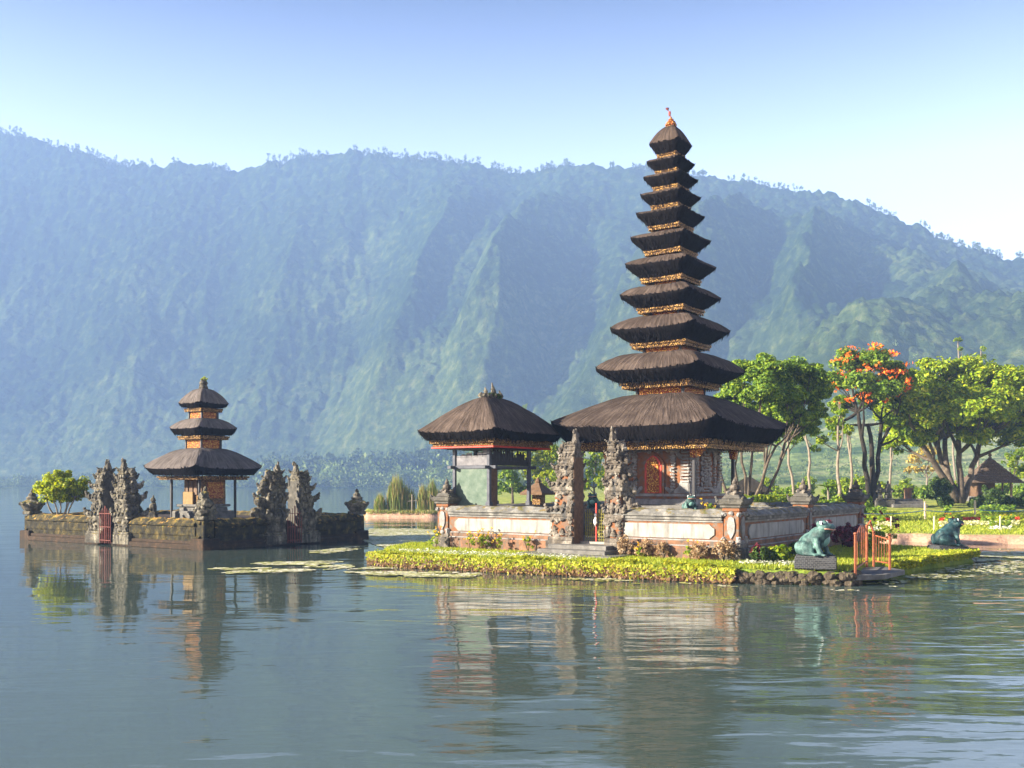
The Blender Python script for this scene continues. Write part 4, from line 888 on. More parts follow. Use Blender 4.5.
for x, y, sg, rz, w_, wg, H, lb in ((-7.95, .05, -1, 0, 1.2, .3, 4.3, 'left half of the small island\'s left gate, beside the bright bush'), (-6.86, .05, 1, 0, 1.2, .4, 4.3, 'right half of the small island\'s left gate, beside the little pagoda'),
                           (0, 4.75, -1, math.pi / 2, 1.15, 1.1, 4.15, 'left half of the small island\'s right gate, with a broad ochre wing'), (0, 5.75, 1, math.pi / 2, 1.2, .25, 4.15, 'right half of the small island\'s right gate, nearest the end wall')):
    gate_tower(TL(x, y), sg, lb, w_, 1.0, H, wg, 'moss_stone', 'moss_stone', rz, .15, 'mossy split gate towers', 'mossy_gate_tower', 1.3)
for x, y, rz, lb in ((-7.36, -.62, 0, 'faded red metal gate in the left opening of the small island'), (.62, 5.25, math.pi / 2, 'faded red metal gate in the right opening of the small island')):
    t = thing('red_gate', lb, 'gate', TL(x, y), TR + rz, 'red gates of the small island')
    for s in (-1, 1):
        mb = MB(); x0, x1 = (-.48, -.02) if s < 0 else (.02, .48)
        for i in range(4): xx = x0 + (x1 - x0) * i / 3; mb.tube([(xx, 0, .1), (xx, 0, 1.7 + .35 * (i / 3 if s < 0 else 1 - i / 3))], .018, 5)
        for z in (.25, .95, 1.65): mb.tube([(x0, 0, z), (x1, 0, z)], .016, 5)
        mb.build('gate_leaf', M['red_metal'], t)
ppos = Vector((-17.4, 56.4, 0)); pg = thing('little_pagoda', 'little three tiered shrine with grey thatched roofs on the small island', 'pagoda', ppos, TR)
k_ = .0564; zy = lambda y: EYE + (HY - y) * k_
for i, (r, yt, ytop, yb, tp) in enumerate(((1.03, 403, 388.5, 409.5, .08), (1.38, 428, 418.5, 437, .44), (2.42, 467, 448.5, 477, .72))):
    thatch_roof('thatched_roof', r, r, 0, zy(yt) - .06, zy(ytop), zy(yb) + .12, tp, pg, [M['thatch_grey'], M['fibre']], bot_k=.86, bulge=.5 if i < 2 else .3, up=.5, seed=31 + i)
    z1 = zy(yb) + .04; eave_trim(pg, r * .74, r * .74, z1 - .2, z1, .1)
    if i < 2: tier_box(pg, (.58, .70)[i], zy((418.5, 448.5)[i]) - .1, z1 - .15)
mb = MB(); mb.lathe([(.22, 0), (.26, .1), (.2, .25), (.25, .35), (.16, .5), (.1, .6)], (0, 0, zy(389.5)), 9)
for j in range(10): mb.lump((rnd.gauss(0, .12), rnd.gauss(0, .12), zy(389.5) + rnd.uniform(.1, .6)), .1, .3)
fo = mb.build('finial', M['moss_stone'], pg); crown('moss_tuft', M['leaf_lime'], fo, [(0, 0, zy(389.5) + .55)], [(.22, .22, .2)], 14, .07, 8)
mb = MB(); mb.box((0, 0, 1.45), (2.5, 2.5, .5), b=.05); mb.box((0, 0, 1.78), (1.9, 1.9, .26), b=.05); mb.box((0, 0, 2.0), (2.1, 2.1, .14), b=.04); mb.build('plinth', M['step_stone'], pg)
mb = MB(); mb.box((0, .1, 2.75), (1.75, 1.5, 1.4), b=.03); bd = mb.build('cabinet', M['gold'], pg)
for x in (-.6, -.2, .2, .6): mb = MB(); mb.box((x, -.68, 3.0), (.3, .06, .8), b=.02); mb.build('shutter', M['brown_wood'], bd)
mb = MB(); mb.box((.9, .1, 2.85), (.06, 1.1, .9), b=.02); mb.build('side_panel', M['gold_carved'], bd)
mb = MB(); mb.box((-.35, -.75, 2.4), (.9, .12, .72), b=.02); mb.build('cloth', M['cloth'], bd)
mb = MB(); mb.box((0, 0, 3.48), (2.2, 2.2, .1), b=.02); mb.build('ceiling', M['brown_wood'], pg)
for sx in (-1, 1):
    for sy in (-1, 1): mb = MB(); mb.box((sx * 1.22, sy * 1.22, 2.4), (.12, .12, 2.3), b=.015); mb.build('post', M['black_wood'], pg)
for x, y, lb in ((-1.5, -2.2, 'small grey guardian figure left of the little pagoda'), (1.9, -1.7, 'small grey guardian figure right of the little pagoda')):
    p = ppos + Matrix.Rotation(TR, 3, 'Z') @ Vector((x, y, 1.25)); t = MB(); t.box((0, 0, .2), (.4, .4, .4), b=.04); t.lump((0, 0, .65), (.2, .18, .32), .2, 2); t.lump((0, -.04, 1.05), (.14, .14, .16), .15, 2); t.lump((0, 0, 1.22), (.06, .06, .12), .2)
    o = t.build('stone_guardian', M['moss_stone']); o.location = p; tag(o, lb, 'statue', 'guardian figures')
bb = Vector((-25.55, 56.6, 1.2))
tree('bright_bush', 'bright yellow green bush with many bare stems on the small island', 'shrub', bb, [bb + Vector(v) for v in ((-.70, 0, 1.95), (.0, .2, 2.3), (.72, 0, 1.9), (-.3, -.4, 1.75), (.4, -.3, 1.75), (.9, .3, 1.5), (-.9, .2, 1.5), (.1, -.2, 1.45))],
     [(.66, .6, .58)] * 8, bb, .055, M['leaf_lime'], M['bark_pale'], 130, .095, 18, stems=[(bb + Vector((x * .35, 0, 0)), bb + Vector((x, rnd.uniform(-.3, .3), 1.2))) for x in (-.7, -.35, 0, .3, .6, .85)], subr=.42)

# ================================================================== FROG STATUES
def remesh(mb, vox, smooth=4):
    me = bpy.data.meshes.new('tmp'); me.from_pydata(mb.v, [], mb.f); o = bpy.data.objects.new('tmp', me); COL.objects.link(o)
    m = o.modifiers.new('r', 'REMESH'); m.mode = 'VOXEL'; m.voxel_size = vox; s_ = o.modifiers.new('s', 'SMOOTH'); s_.factor = .5; s_.iterations = smooth
    dg = bpy.context.evaluated_depsgraph_get(); r = bpy.data.meshes.new_from_object(o.evaluated_get(dg)); bpy.data.objects.remove(o)
    r.polygons.foreach_set('use_smooth', [True] * len(r.polygons)); return r
def E_(mb, c, r, ry=0, rz=0): mb.lump(c, r, 0, 3, (Matrix.Rotation(rz, 3, 'Z') @ Matrix.Rotation(ry, 3, 'Y')))
fb = MB()      # faces +x, sits upright on its haunches
E_(fb, (-.10, 0, .42), (.50, .40, .34), -.55); E_(fb, (.14, 0, .62), (.36, .35, .32), -.5); E_(fb, (.36, 0, .90), (.30, .34, .15), -.12); E_(fb, (.30, 0, .82), (.27, .31, .15), -.1); E_(fb, (.22, 0, .55), (.25, .27, .30))
for s in (-1, 1):
    E_(fb, (-.22, s * .36, .24), (.34, .14, .24), .35); E_(fb, (-.02, s * .42, .06), (.26, .10, .06)); E_(fb, (-.40, s * .30, .22), (.14, .14, .2))
    fb.tube([(.16, s * .30, .58), (.20, s * .37, .34), (.32, s * .33, .04)], [.13, .095, .075], 10)
    for a in (-.45, 0, .45):
        fb.tube([(.30, s * .33, .05), (.30 + .2 * math.cos(a), s * .33 + .2 * math.sin(a), .03)], [.05, .028], 8); fb.tube([(.10, s * .42, .05), (.10 + .2 * math.cos(a + s * .4), s * .42 + .2 * math.sin(a + s * .4), .03)], [.05, .028], 8)
    E_(fb, (.24, s * .21, 1.03), (.12, .10, .11))
fme = remesh(fb, .026)
be = MB(); E_(be, (.245, 0, .54), (.255, .245, .27)); bme = remesh(be, .03, 2)
def frog(label, loc, rz, scale, skin, belly=True, group='frog statues'):
    t = thing('frog_statue', label, 'frog statue', loc, rz, group); t.scale = (scale,) * 3
    me = fme.copy(); me.materials.append(M[skin]); b = link('body', me, t)
    me = bme.copy(); me.materials.append(M['frog_belly']); link('belly', me, t)
    mm = MB()
    pts = [(.36 + .283 * math.cos(a) * .99, .325 * math.sin(a), .865 - .02 * math.cos(2 * a)) for a in np.linspace(-1.35, 1.35, 15)]; mm.tube(pts, .02, 6); mm.build('mouth', M['mouth'], b, smooth=True)
    for s in (-1, 1):
        e = MB(); E_(e, (.29, s * .24, 1.05), (.075, .065, .075)); eo = e.build('eye', M['eye_white'], b, smooth=True)
        p = MB(); E_(p, (.335, s * .268, 1.055), (.035, .04, .04)); p.build('pupil', M['black'], eo, smooth=True)
    return t
def pedestal(label, loc, rz, sz, h, mat='pedestal'):
    t = thing('frog_pedestal', label, 'pedestal', loc, rz, 'frog pedestals'); n = max(1, round(h / .17))
    mb = MB(); mb.box((0, 0, h * .5), (sz[0], sz[1], h), b=.03); mb.build('block', M[mat], t)
    mb = MB(); mb.box((0, 0, h + .03), (sz[0] * .94, sz[1] * .94, .06), b=.02); mb.build('top_slab', M[mat], t); return t
FP1 = Vector((9.82, 32.35, .47)); pedestal('dark brick pedestal under the teal frog at the stone bank', FP1, -.30, (1.3, 1.0), .36); frog('teal frog statue with pale belly and wide mouth on dark bricks, beside the orange gate', FP1 + Vector((-.03, 0, .42)), -.62, 1.0, 'frog')
FP2 = Vector((17.95, 41.2, .40)); pedestal('dark brick pedestal at the tip of the grassy tongue', FP2, .1, (1.3, 1.0), .22); frog('dark blue frog statue facing right at the tip of the grassy tongue', FP2 + Vector((0, 0, .27)), .08, 1.0, 'frog_dark')
def MQ(x, y, z): return MC + Matrix.Rotation(TR, 3, 'Z') @ Vector((x, y, z))
frog('green frog statue behind the wall, below the front post of the tall pagoda', MQ(2.2, -2.75, 2.12), -1.35, .55, 'frog'); frog('green frog statue glimpsed through the opening of the split gate', MQ(-2.35, -2.9, 2.12), -1.9, .62, 'frog')
pedestal('grey stone block inside the courtyard near the corner pillar', MQ(4.0, -1.2, .9), TR, (.8, .8), 1.1, 'step_stone'); frog('green frog statue half hidden behind the front corner pillar', MQ(4.0, -1.2, 2.06), -.9, .5, 'frog')
# little offering shrine in the courtyard
t = thing('offering_shrine', 'little brown shrine with pointed roof seen beside the pavilion', 'shrine', (1.25, 48, .9), TR); mb = MB(); mb.box((0, 0, .55), (.6, .6, 1.1), b=.05); mb.box((0, 0, 1.15), (.8, .8, .14), b=.03); mb.build('pedestal', M['old_brick'], t)
mb = MB(); mb.box((0, .05, 1.5), (.5, .45, .6), b=.03); mb.build('niche', M['gold'], t); mb = MB(); mb.lathe([(.62, 1.78), (.64, 1.86), (.3, 2.15), (.12, 2.35)], sq=True); mb.lathe([(.12, 2.33), (.16, 2.42), (.03, 2.62)], seg=8); mb.build('roof', M['brown_wood'], t)

# ================================================================== ORANGE METAL GATE, LANDING SLAB
A_, B_, C_, D_ = Vector((10.85, 31.6, 0)), Vector((12.32, 34.72, 0)), Vector((12.62, 34.9, 0)), Vector((12.75, 33.75, 0))
slab = MB(); slab.prism([(10.7, 31.5), (11.9, 31.9), (13.2, 33.6), (13.0, 35.0), (12.2, 34.9)], .16, .31, 'z'); tag(slab.build('landing_slab', M['step_stone']), 'grey concrete landing slab at the water under the orange gate', 'slab')
og = thing('metal_gate', 'rusty orange metal gate with an arched railing at the landing', 'gate', (0, 0, .3))
for p, h in ((A_, 1.30), (B_, 1.42), (C_, 1.2), (D_, 1.15)):
    mb = MB(); mb.box((p.x, p.y, h / 2), (.07, .07, h), b=.01); mb.lump((p.x, p.y, h + .03), (.06, .06, .05), .05, 2); mb.build('post', M['orange_metal'], og)
def rail(mb, p, q, z0, z1, arch, n=12):
    pts = [p.lerp(q, i / n) + Vector((0, 0, z0 + (z1 - z0) * i / n + arch * math.sin(math.pi * i / n))) for i in range(n + 1)]; mb.tube(pts, .024, 8); return pts
mb = MB(); pts = rail(mb, A_, B_, 1.15, 1.25, .32); rail(mb, A_, B_, .22, .22, 0)
for i in range(2, 12, 2): p = pts[i]; mb.tube([(p.x, p.y, .22), p], .011, 6)
mb.build('arched_railing', M['orange_metal'], og)
mb = MB(); pts = rail(mb, C_, D_, 1.12, 1.02, .0, 6); rail(mb, C_, D_, .22, .22, 0, 6)
for i in range(1, 6): p = pts[i]; mb.tube([(p.x, p.y, .22), p], .011, 6)
mb.build('side_railing', M['orange_metal'], og)
mb = MB(); c0 = B_.lerp(C_, .5); mb.tube([B_ + Vector((0, 0, 1.42)), c0 + Vector((0, 0, 1.62)), C_ + Vector((0, 0, 1.2))], .035, 8); mb.build('top_arch', M['orange_metal'], og)

# ================================================================== ISLAND EDGE PLANTING
EDGE = [Vector(p) for p in ((-5.1, 40.3), (-5.3, 39.7), (-4.85, 38.85), (-3.4, 38.05), (0, 36.15), (4.4, 33.85), (7.3, 32.4))]
def along(poly, n, spread):
    seg = [(b - a).length for a, b in zip(poly, poly[1:])]; tot = sum(seg); out = []
    u = RS.rand(n) * tot; w2 = RS.uniform(-spread, spread, n)
    for t_, s_ in zip(u, w2):
        i = 0
        while i < len(seg) - 1 and t_ > seg[i]: t_ -= seg[i]; i += 1
        d = (poly[i + 1] - poly[i]) / seg[i]; p = poly[i] + d * t_ + Vector((-d.y, d.x)) * s_; out.append((p.x, p.y, s_))
    return np.array(out)
hd = thing('clipped_hedge', 'low yellow green clipped hedge along the front water edge of the island', 'hedge', (0, 0, 0))
p = along(EDGE, 34000, .34); hgt = .47 + .24 * (fbm(p[:, 0] * 1.9, p[:, 1] * 1.9, 4, 5) - .5) * 2 - .35 * (p[:, 2] / .46) ** 4; zt = hgt + RS.normal(size=len(p)) * .035
nn = rand_dirs(len(p)) * .8 + np.array([0, -.25, 1]); nn /= np.linalg.norm(nn, axis=1, keepdims=True); V, F = leaf_quads(np.column_stack([p[:, 0], p[:, 1], zt]), nn, .062); mesh_np('foliage', V, F, M['hedge_top'], hd)
p = along(EDGE, 15000, .05); out_ = -.40 + RS.normal(size=len(p)) * .05
def off(poly, d):  # shift the edge towards the water
    r_ = []
    for i, a in enumerate(poly):
        t_ = ((poly[min(i + 1, len(poly) - 1)]) - (poly[max(i - 1, 0)])).normalized(); r_.append(a + Vector((t_.y, -t_.x)) * d)
    return r_
p = along(off(EDGE, .40), 15000, .07); zt = .03 + .44 * RS.rand(len(p)) ** .8; nn = rand_dirs(len(p)) * .6 + np.array([-.3, -1, .2]); nn /= np.linalg.norm(nn, axis=1, keepdims=True)
V, F = leaf_quads(np.column_stack([p[:, 0], p[:, 1], zt]), nn, .075, 1.9); sel = zt > .26 + .13 * RS.normal(size=len(zt)); mesh_np('stems', V, F[~sel], M['hedge_stem'], hd); mesh_np('side_foliage', V, F[sel], M['hedge_top'], hd)
# grass on the open ground
poly_in = [tuple(v) for v in inset(ISL, .25)]
def inside(x, y, poly):
    c = np.zeros(len(x), bool); j = len(poly) - 1
    for i in range(len(poly)):
        xi, yi = poly[i]; xj, yj = poly[j]; c ^= ((yi > y) != (yj > y)) & (x < (xj - xi) * (y - yi) / (yj - yi + 1e-12) + xi); j = i
    return c
gx = RS.uniform(-6, 20, 160000); gy = RS.uniform(31, 46, 160000); m_ = inside(gx, gy, poly_in)
cpoly = [tuple(T(x, y).xy) for x, y in ((-13.5, -.5), (.5, -.5), (.5, 15), (-13.5, 15))]; m_ &= ~inside(gx, gy, cpoly); gx, gy = gx[m_][:38000], gy[m_][:38000]
tag(blade_mesh('grass', np.column_stack([gx, gy, np.full(len(gx), .44)]), .13, .035, M['grass_blade'], None, .4), kind='stuff')
er = [Vector(q) for q in ((11.25, 32.5), (12.3, 34.7), (13.2, 35.15), (14.3, 35.8), (14.9, 36.95), (16.4, 38.35), (18.0, 40.15), (18.75, 40.85), (18.85, 42.0), (17.8, 42.9))]
p = along(er[2:], 14000, .35); zt = .26 + .26 * RS.rand(len(p)); nn = rand_dirs(len(p)) * .7 + np.array([-.1, -.3, 1]); nn /= np.linalg.norm(nn, axis=1, keepdims=True); V, F = leaf_quads(np.column_stack([p[:, 0], p[:, 1], zt]), nn, .10)
tag(mesh_np('bank_groundcover', V, F, M['hedge_top']), kind='stuff')
# stone edging of the bank under the first frog
st_pts = along([Vector((7.2, 32.35)), Vector((7.6, 32.1)), Vector((10.6, 31.42)), Vector((11.2, 32.35))], 150, .10)
st_pts = st_pts[np.argsort(st_pts[:, 0])]
for i, q in enumerate(st_pts):
    mb = MB(); r_ = rnd.uniform(.07, .15); mb.lump((0, 0, 0), (r_ * 1.25, r_, r_ * .9), .18, 2); o = mb.build('edging_stone', M['rock']); o.location = (q[0], q[1], rnd.uniform(.04, .34)); tag(o, 'rough brown stone in the bank under the teal frog', 'stone', 'edging stones below the frog')
# white flowering groundcover behind the hedge
p = along(off([Vector(v) for v in ((-4.6, 40.0), (-3.2, 38.9), (0, 37.1), (2.2, 35.9))], -.25), 2600, .6); V, F = leaf_quads(np.column_stack([p[:, 0], p[:, 1], .47 + .16 * RS.rand(len(p)) ** 2]), rand_dirs(len(p)) * .6 + np.array([0, 0, 1]), .055, 1.2); tag(mesh_np('white_groundcover', V, F, M['petal_white']), kind='stuff')
p = along([Vector((7.7, 33.9)), Vector((9.4, 33.3))], 420, .4); V, F = leaf_quads(np.column_stack([p[:, 0], p[:, 1], .48 + .16 * RS.rand(len(p))]), rand_dirs(len(p)) * .6 + np.array([0, 0, 1]), .06, 1.2); tag(mesh_np('white_groundcover', V, F, M['petal_white']), kind='stuff')
def wp(px, dy, z=.47):  # a spot dy metres in front of the front wall at picture column px
    k = (px - 512) / FPX; a = Vector((math.cos(TR), math.sin(TR))); o = T(0, -dy); t_ = (k * o.y - o.x) / (a.x - k * a.y); return Vector((o.x + a.x * t_, o.y + a.y * t_, z))
# flowering and dry plants in front of the walls
def flower_plant(loc, h, label, petal, n=6, group='flowering plants', leaf='leaf_bright', ps=.045):
    t = thing('flowering_plant', label, 'plant', loc, 0, group); mb = MB(); tips = []
    for i in range(n): e = Vector((rnd.gauss(0, h * .22), rnd.gauss(0, h * .15), h * rnd.uniform(.6, 1.05))); mb.tube([(0, 0, 0), e * .5 + Vector((0, 0, h * .08)), e], .009, 4); tips.append(e)
    mb.build('stem', M['hedge_stem'], t); crown('foliage', M[leaf], t, [(0, 0, h * .45)], [(h * .28, h * .25, h * .35)], 12, .07, 10)
    Pp = np.vstack([np.array(e) + RS.normal(size=(9, 3)) * ps * .45 for e in tips]); V, F = leaf_quads(Pp, rand_dirs(len(Pp)), ps, 1.2); mesh_np('blossom', V, F, M[petal], t); return t
for i, (px, dy, h, lb) in enumerate(((436, .9, .95, 'tall yellow flowering plant left of the corner pillar'), (470, .75, .75, 'yellow flowers on the left below the pavilion wall'), (480, .8, .8, 'second yellow flowers from the left below the pavilion wall'), (486, .6, .9, 'orange yellow flowers at the middle of the pavilion wall'), (499, .8, .7, 'yellow flowers right of the middle of the pavilion wall'), (528, .6, .8, 'yellow flowers below the pavilion wall near the steps'), (640, .8, .55, 'small yellow flowers right of the stone steps'), (690, .8, .7, 'yellow flowers at the foot of the sunlit wall'))):
    flower_plant(wp(px, dy), h, lb, 'petal_yellow', 7)
for px, dy, r, lb in ((625, .6, (.45, .35, .8), 'thin dry straw shrub beside the right gate tower'), (645, .55, (.45, .35, .75), 'dry straw shrub left of the middle of the sunlit wall'), (664, .6, (.4, .35, .6), 'low dry straw shrub at the middle of the sunlit wall'), (700, .7, (.5, .4, .75), 'dry grey brown shrub left of the front corner pillar'), (724, .75, (.6, .45, .8), 'dense dry beige shrub before the front corner pillar')):
    bush('dry_shrub', lb, 'shrub', wp(px, dy), r, M['leaf_dry'], 16, .055, 'dry shrubs', 12, 4)
def rp(px, dx, z=.47):   # in front of the right wall
    k = (px - 512) / FPX; a = Matrix.Rotation(TR, 3, 'Z') @ Vector((0, 1, 0)); o = T(dx, 0); t_ = (k * o.y - o.x) / (a.x - k * a.y); return Vector((o.x + a.x * t_, o.y + a.y * t_, z))
for i, (px, dx, r, lf, lb) in enumerate(((757, 1.0, (.22, .2, .75), 'leaf_red', 'small red leaved plant right of the front corner pillar'), (766, 1.5, (.5, .4, .6), 'leaf_shrub', 'green leafy plant below the first shaded wall panel, leftmost'), (780, 1.6, (.55, .4, .65), 'leaf_bright', 'brighter green leafy plant below the first shaded wall panel'), (796, 1.6, (.5, .4, .6), 'leaf_shrub', 'dark green leafy plant just left of the teal frog'),
        (806, 1.3, (.4, .35, 1.0), 'leaf_red', 'dark red plant behind the teal frog on its left'), (822, 1.4, (.5, .4, 1.25), 'leaf_red', 'tall dark red plant directly behind the teal frog'), (843, 1.2, (.5, .4, 1.1), 'leaf_red', 'dark red plant between the teal frog and the orange gate'), (852, .9, (.5, .4, 1.0), 'leaf_red', 'dark red plant touching the last wall panel'), (876, 1.6, (.4, .35, .7), 'leaf_bright', 'green plant behind the orange gate'), (868, 2.6, (.35, .3, .6), 'leaf_bright', 'green plant inside the orange gate'))):
    bush('leafy_plant', lb, 'plant', rp(px, dx), r, M[lf], 22, .10, 'leafy plants along the shaded wall', 12, 4)
for i, (px, dx, h) in enumerate(((890, 2.3, 1.25), (878, 1.9, 1.5))):
    flower_plant(rp(px, dx), h, ('tall stem with dark red flower right of the orange gate', 'taller stem with dark red flower behind the orange gate')[i], 'leaf_red', 3, ps=.12)
flower_plant(T(-1.3, .8, 1.9), .75, 'yellow flowering plant above the wall left of the corner pillar', 'petal_yellow', 8)

# ================================================================== LILY PADS
def lily(name, poly, n, r=.11, gap=.44):
    poly = [tuple(v) for v in poly]; xs = [q[0] for q in poly]; ys = [q[1] for q in poly]
    x = RS.uniform(min(xs), max(xs), n * 4); y = RS.uniform(min(ys), max(ys), n * 4); m_ = inside(x, y, poly) & (fbm(x * .9, y * .9, 3, 12) > gap); x, y = x[m_][:n], y[m_][:n]; n = len(x)
    a = np.linspace(.25, 6.03, 8); rr = r * (.5 + .9 * RS.rand(n, 1)); ph = RS.rand(n, 1) * 6.28; z = .006 + .02 * RS.rand(n, 1)
    V = np.zeros((n, 9, 3)); V[:, :8, 0] = x[:, None] + rr * np.cos(a + ph); V[:, :8, 1] = y[:, None] + rr * np.sin(a + ph); V[:, :8, 2] = z + .012 * RS.rand(n, 8); V[:, 8, 0] = x; V[:, 8, 1] = y; V[:, 8, 2] = z[:, 0]
    k = np.arange(n)[:, None] * 9; F = np.concatenate([k + np.array([[i, i + 1, 8]]) for i in range(7)], 0); return tag(mesh_np(name, V.reshape(-1, 3), F, M['lily']), kind='stuff')
W = lambda px, py: tuple((P(px, EYE * FPX / (py - HY))).xy)
lily('lily_pads', [W(205, 571), W(225, 565), W(270, 562.5), W(330, 561.5), W(362, 563), W(350, 568), W(320, 571), W(270, 573), W(230, 574)], 900, .14)
lily('lily_pads', [W(300, 552.5), W(360, 546), W(366, 548), W(330, 554)], 260, .12)
lily('lily_pads', [W(366, 541), W(372, 529), W(445, 529), W(440, 545), W(400, 552)], 14000, .2, .25)
lily('lily_pads', [W(340, 571), W(378, 566.5), W(420, 571.5), W(480, 574), W(470, 578), W(400, 577), W(352, 574)], 1500, .12)
lily('lily_pads', [W(560, 579), W(600, 578.3), W(740, 587), W(720, 589), W(600, 582)], 130, .10)
lily('lily_pads', [W(800, 590), W(870, 584), W(900, 578), W(960, 566), W(1024, 560), W(1030, 572), W(980, 576), W(930, 584), W(850, 592)], 1100, .09)
lily('lily_pads', [W(960, 553), W(1030, 550), W(1040, 558), W(975, 562)], 700, .16)

# ================================================================== FAR SANDBAR REEDS
def reed(px, Y, r, h, n, label):
    X = P(px, Y).x; t = thing('reed_clump', label, 'reeds', (X, Y, max(.2, gz(X, Y) - .05)), 0, 'reed clumps on the sandbar'); a = RS.rand(n) * 6.28; q = np.sqrt(RS.rand(n)) * r
    k = h * (1 - .45 * (q / r) ** 2); V, F = blades(np.column_stack([q * np.cos(a), q * np.sin(a) * .6, 0 * a]), 1.0, .11, .16); V = V.reshape(n, 5, 3); V[:, :, 2] *= k[:, None]; m = len(F) // 2
    me = bpy.data.meshes.new('blades'); me.from_pydata(V.reshape(-1, 3).tolist(), [], [tuple(f) for f in F[:m].tolist()] + [tuple(f[:3]) for f in F[m:].tolist()]); me.materials.append(M['reed']); me.update(); link('blades', me, t); return t
reed(380, 98.6, .6, 1.7, 500, 'small low reed clump at the left tip of the sandbar'); reed(397, 98.9, 1.0, 3.3, 1300, 'tallest reed clump on the sandbar'); reed(408, 99, .7, 2.4, 700, 'reed clump just right of the tallest one'); reed(423, 98.8, .6, 2.4, 800, 'reed clump at the middle of the sandbar'); reed(432, 98.8, .6, 2.9, 900, 'tall pale reed clump near the pavilion'); reed(443, 98.8, .7, 2.2, 900, 'reed clump touching the edge of the pavilion')
t = thing('wooden_post', 'weathered wooden post with a crossbar standing among the reeds', 'post', P(412, 97.4, .3)); mb = MB(); mb.tube([(0, 0, -.2), (.02, 0, 1.9)], .07, 7); mb.build('upright', M['bark_pale'], t); mb = MB(); mb.tube([(-.4, 0, 1.2), (.5, 0, 1.3)], .05, 6); mb.build('crossbar', M['bark_pale'], t)

# ================================================================== GARDEN TREES
def G(px, Y): X = P(px, Y).x; return Vector((X, Y, gz(X, Y)))
def C_(px, py, Y, dy=0): return Vector(((px - 512) / FPX * (Y + dy), Y + dy, Zp(py, Y + dy)))
def cl(lst, Y, k=1.0):   # (px, py, radius px x, radius px z, depth offset)
    cs = [C_(a, b, Y, e) for a, b, rx_, rz_, e in lst]; rs_ = [(rx_ * Y / FPX * k, rx_ * Y / FPX * k, rz_ * Y / FPX * k) for a, b, rx_, rz_, e in lst]; return cs, rs_
# broad umbrella tree at the right
Yb = 90; cs, rs_ = cl([(900, 400, 20, 12, -2), (918, 386, 24, 14, 1), (940, 373, 26, 15, -1), (966, 373, 28, 17, 1), (990, 378, 28, 13, -2), (1012, 380, 24, 14, 1), (1032, 390, 24, 16, 0), (895, 420, 15, 12, 2), (915, 412, 22, 12, -3), (940, 400, 26, 14, -4), (965, 404, 28, 14, -3), (992, 402, 26, 14, -4), (1016, 408, 24, 14, -2), (1040, 414, 20, 14, 2), (905, 434, 14, 9, 0), (930, 425, 20, 11, 3), (955, 424, 22, 11, 4), (985, 426, 24, 10, 3), (1010, 428, 22, 10, 3), (955, 388, 24, 12, 6), (1000, 392, 24, 12, 6), (930, 392, 22, 12, 6), (888, 412, 15, 16, 0), (898, 440, 12, 7, 1), (922, 437, 14, 8, -2), (975, 436, 16, 8, -3), (1020, 438, 18, 8, 0), (945, 414, 24, 12, -6), (978, 412, 24, 12, -6), (908, 398, 20, 13, -5)], Yb)
b0 = G(958, Yb)
tree('umbrella_tree', 'big broad umbrella shaped tree with pale forked trunk beside the tiled hut', 'tree', b0, cs, rs_, b0, .34, M['leaf_big'], M['bark'], 115, .21, 36, None,
     [(b0, C_(922, 444, Yb, -1)), (b0 + Vector((.1, .1, 0)), C_(945, 438, Yb, 1.5)), (b0 + Vector((.3, 0, 0)), C_(958, 432, Yb, -1)), (b0 + Vector((.4, .2, 0)), C_(982, 438, Yb, 2)), (b0 + Vector((.2, -.2, 0)), C_(935, 442, Yb, 3))], subr=.40, flat=.62)
# flame tree
Yf = 84; cs, rs_ = cl([(850, 362, 16, 12, 0), (872, 360, 16, 11, -1), (893, 372, 14, 10, 1), (836, 380, 13, 10, 1), (860, 382, 15, 10, -2), (885, 390, 13, 9, -2), (905, 378, 9, 8, 0), (842, 404, 11, 8, 1), (898, 404, 10, 8, 1), (835, 425, 9, 6, 0), (866, 400, 10, 8, 2), (893, 420, 7, 7, 0), (905, 432, 5, 5, 0)], Yf)
b0 = G(871, Yf)
ft = tree('flame_tree', 'dark trunked tree with clusters of orange red flowers in its crown', 'tree', b0, cs, rs_, b0, .25, M['leaf_dark'], M['bark_dark'], 150, .17, 20, None, [(b0, C_(868, 425, Yf)), (b0 + Vector((.1, 0, 0)), C_(882, 420, Yf, 1)), (b0, C_(858, 412, Yf, -1))], subr=.5, flat=.7)
Pp = []
for px, py in [(rnd.uniform(826, 912), rnd.uniform(344, 402)) for _ in range(190)]:
    if ((px - 868) / 46) ** 2 + ((py - 383) / 40) ** 2 < 1 and rnd.random() < 1.15 - (py - 344) / 62: c = C_(px, py, Yf, rnd.uniform(-2.6, .3)) - b0; Pp.append(np.array(c) + RS.normal(size=(11, 3)) * np.array([.19, .19, .11]))
Pp = np.vstack(Pp); V, F = leaf_quads(Pp, rand_dirs(len(Pp)) + np.array([-.5, -.3, .4]), .16, 1.3); mesh_np('blossom', V, F, M['petal_flame'], ft)
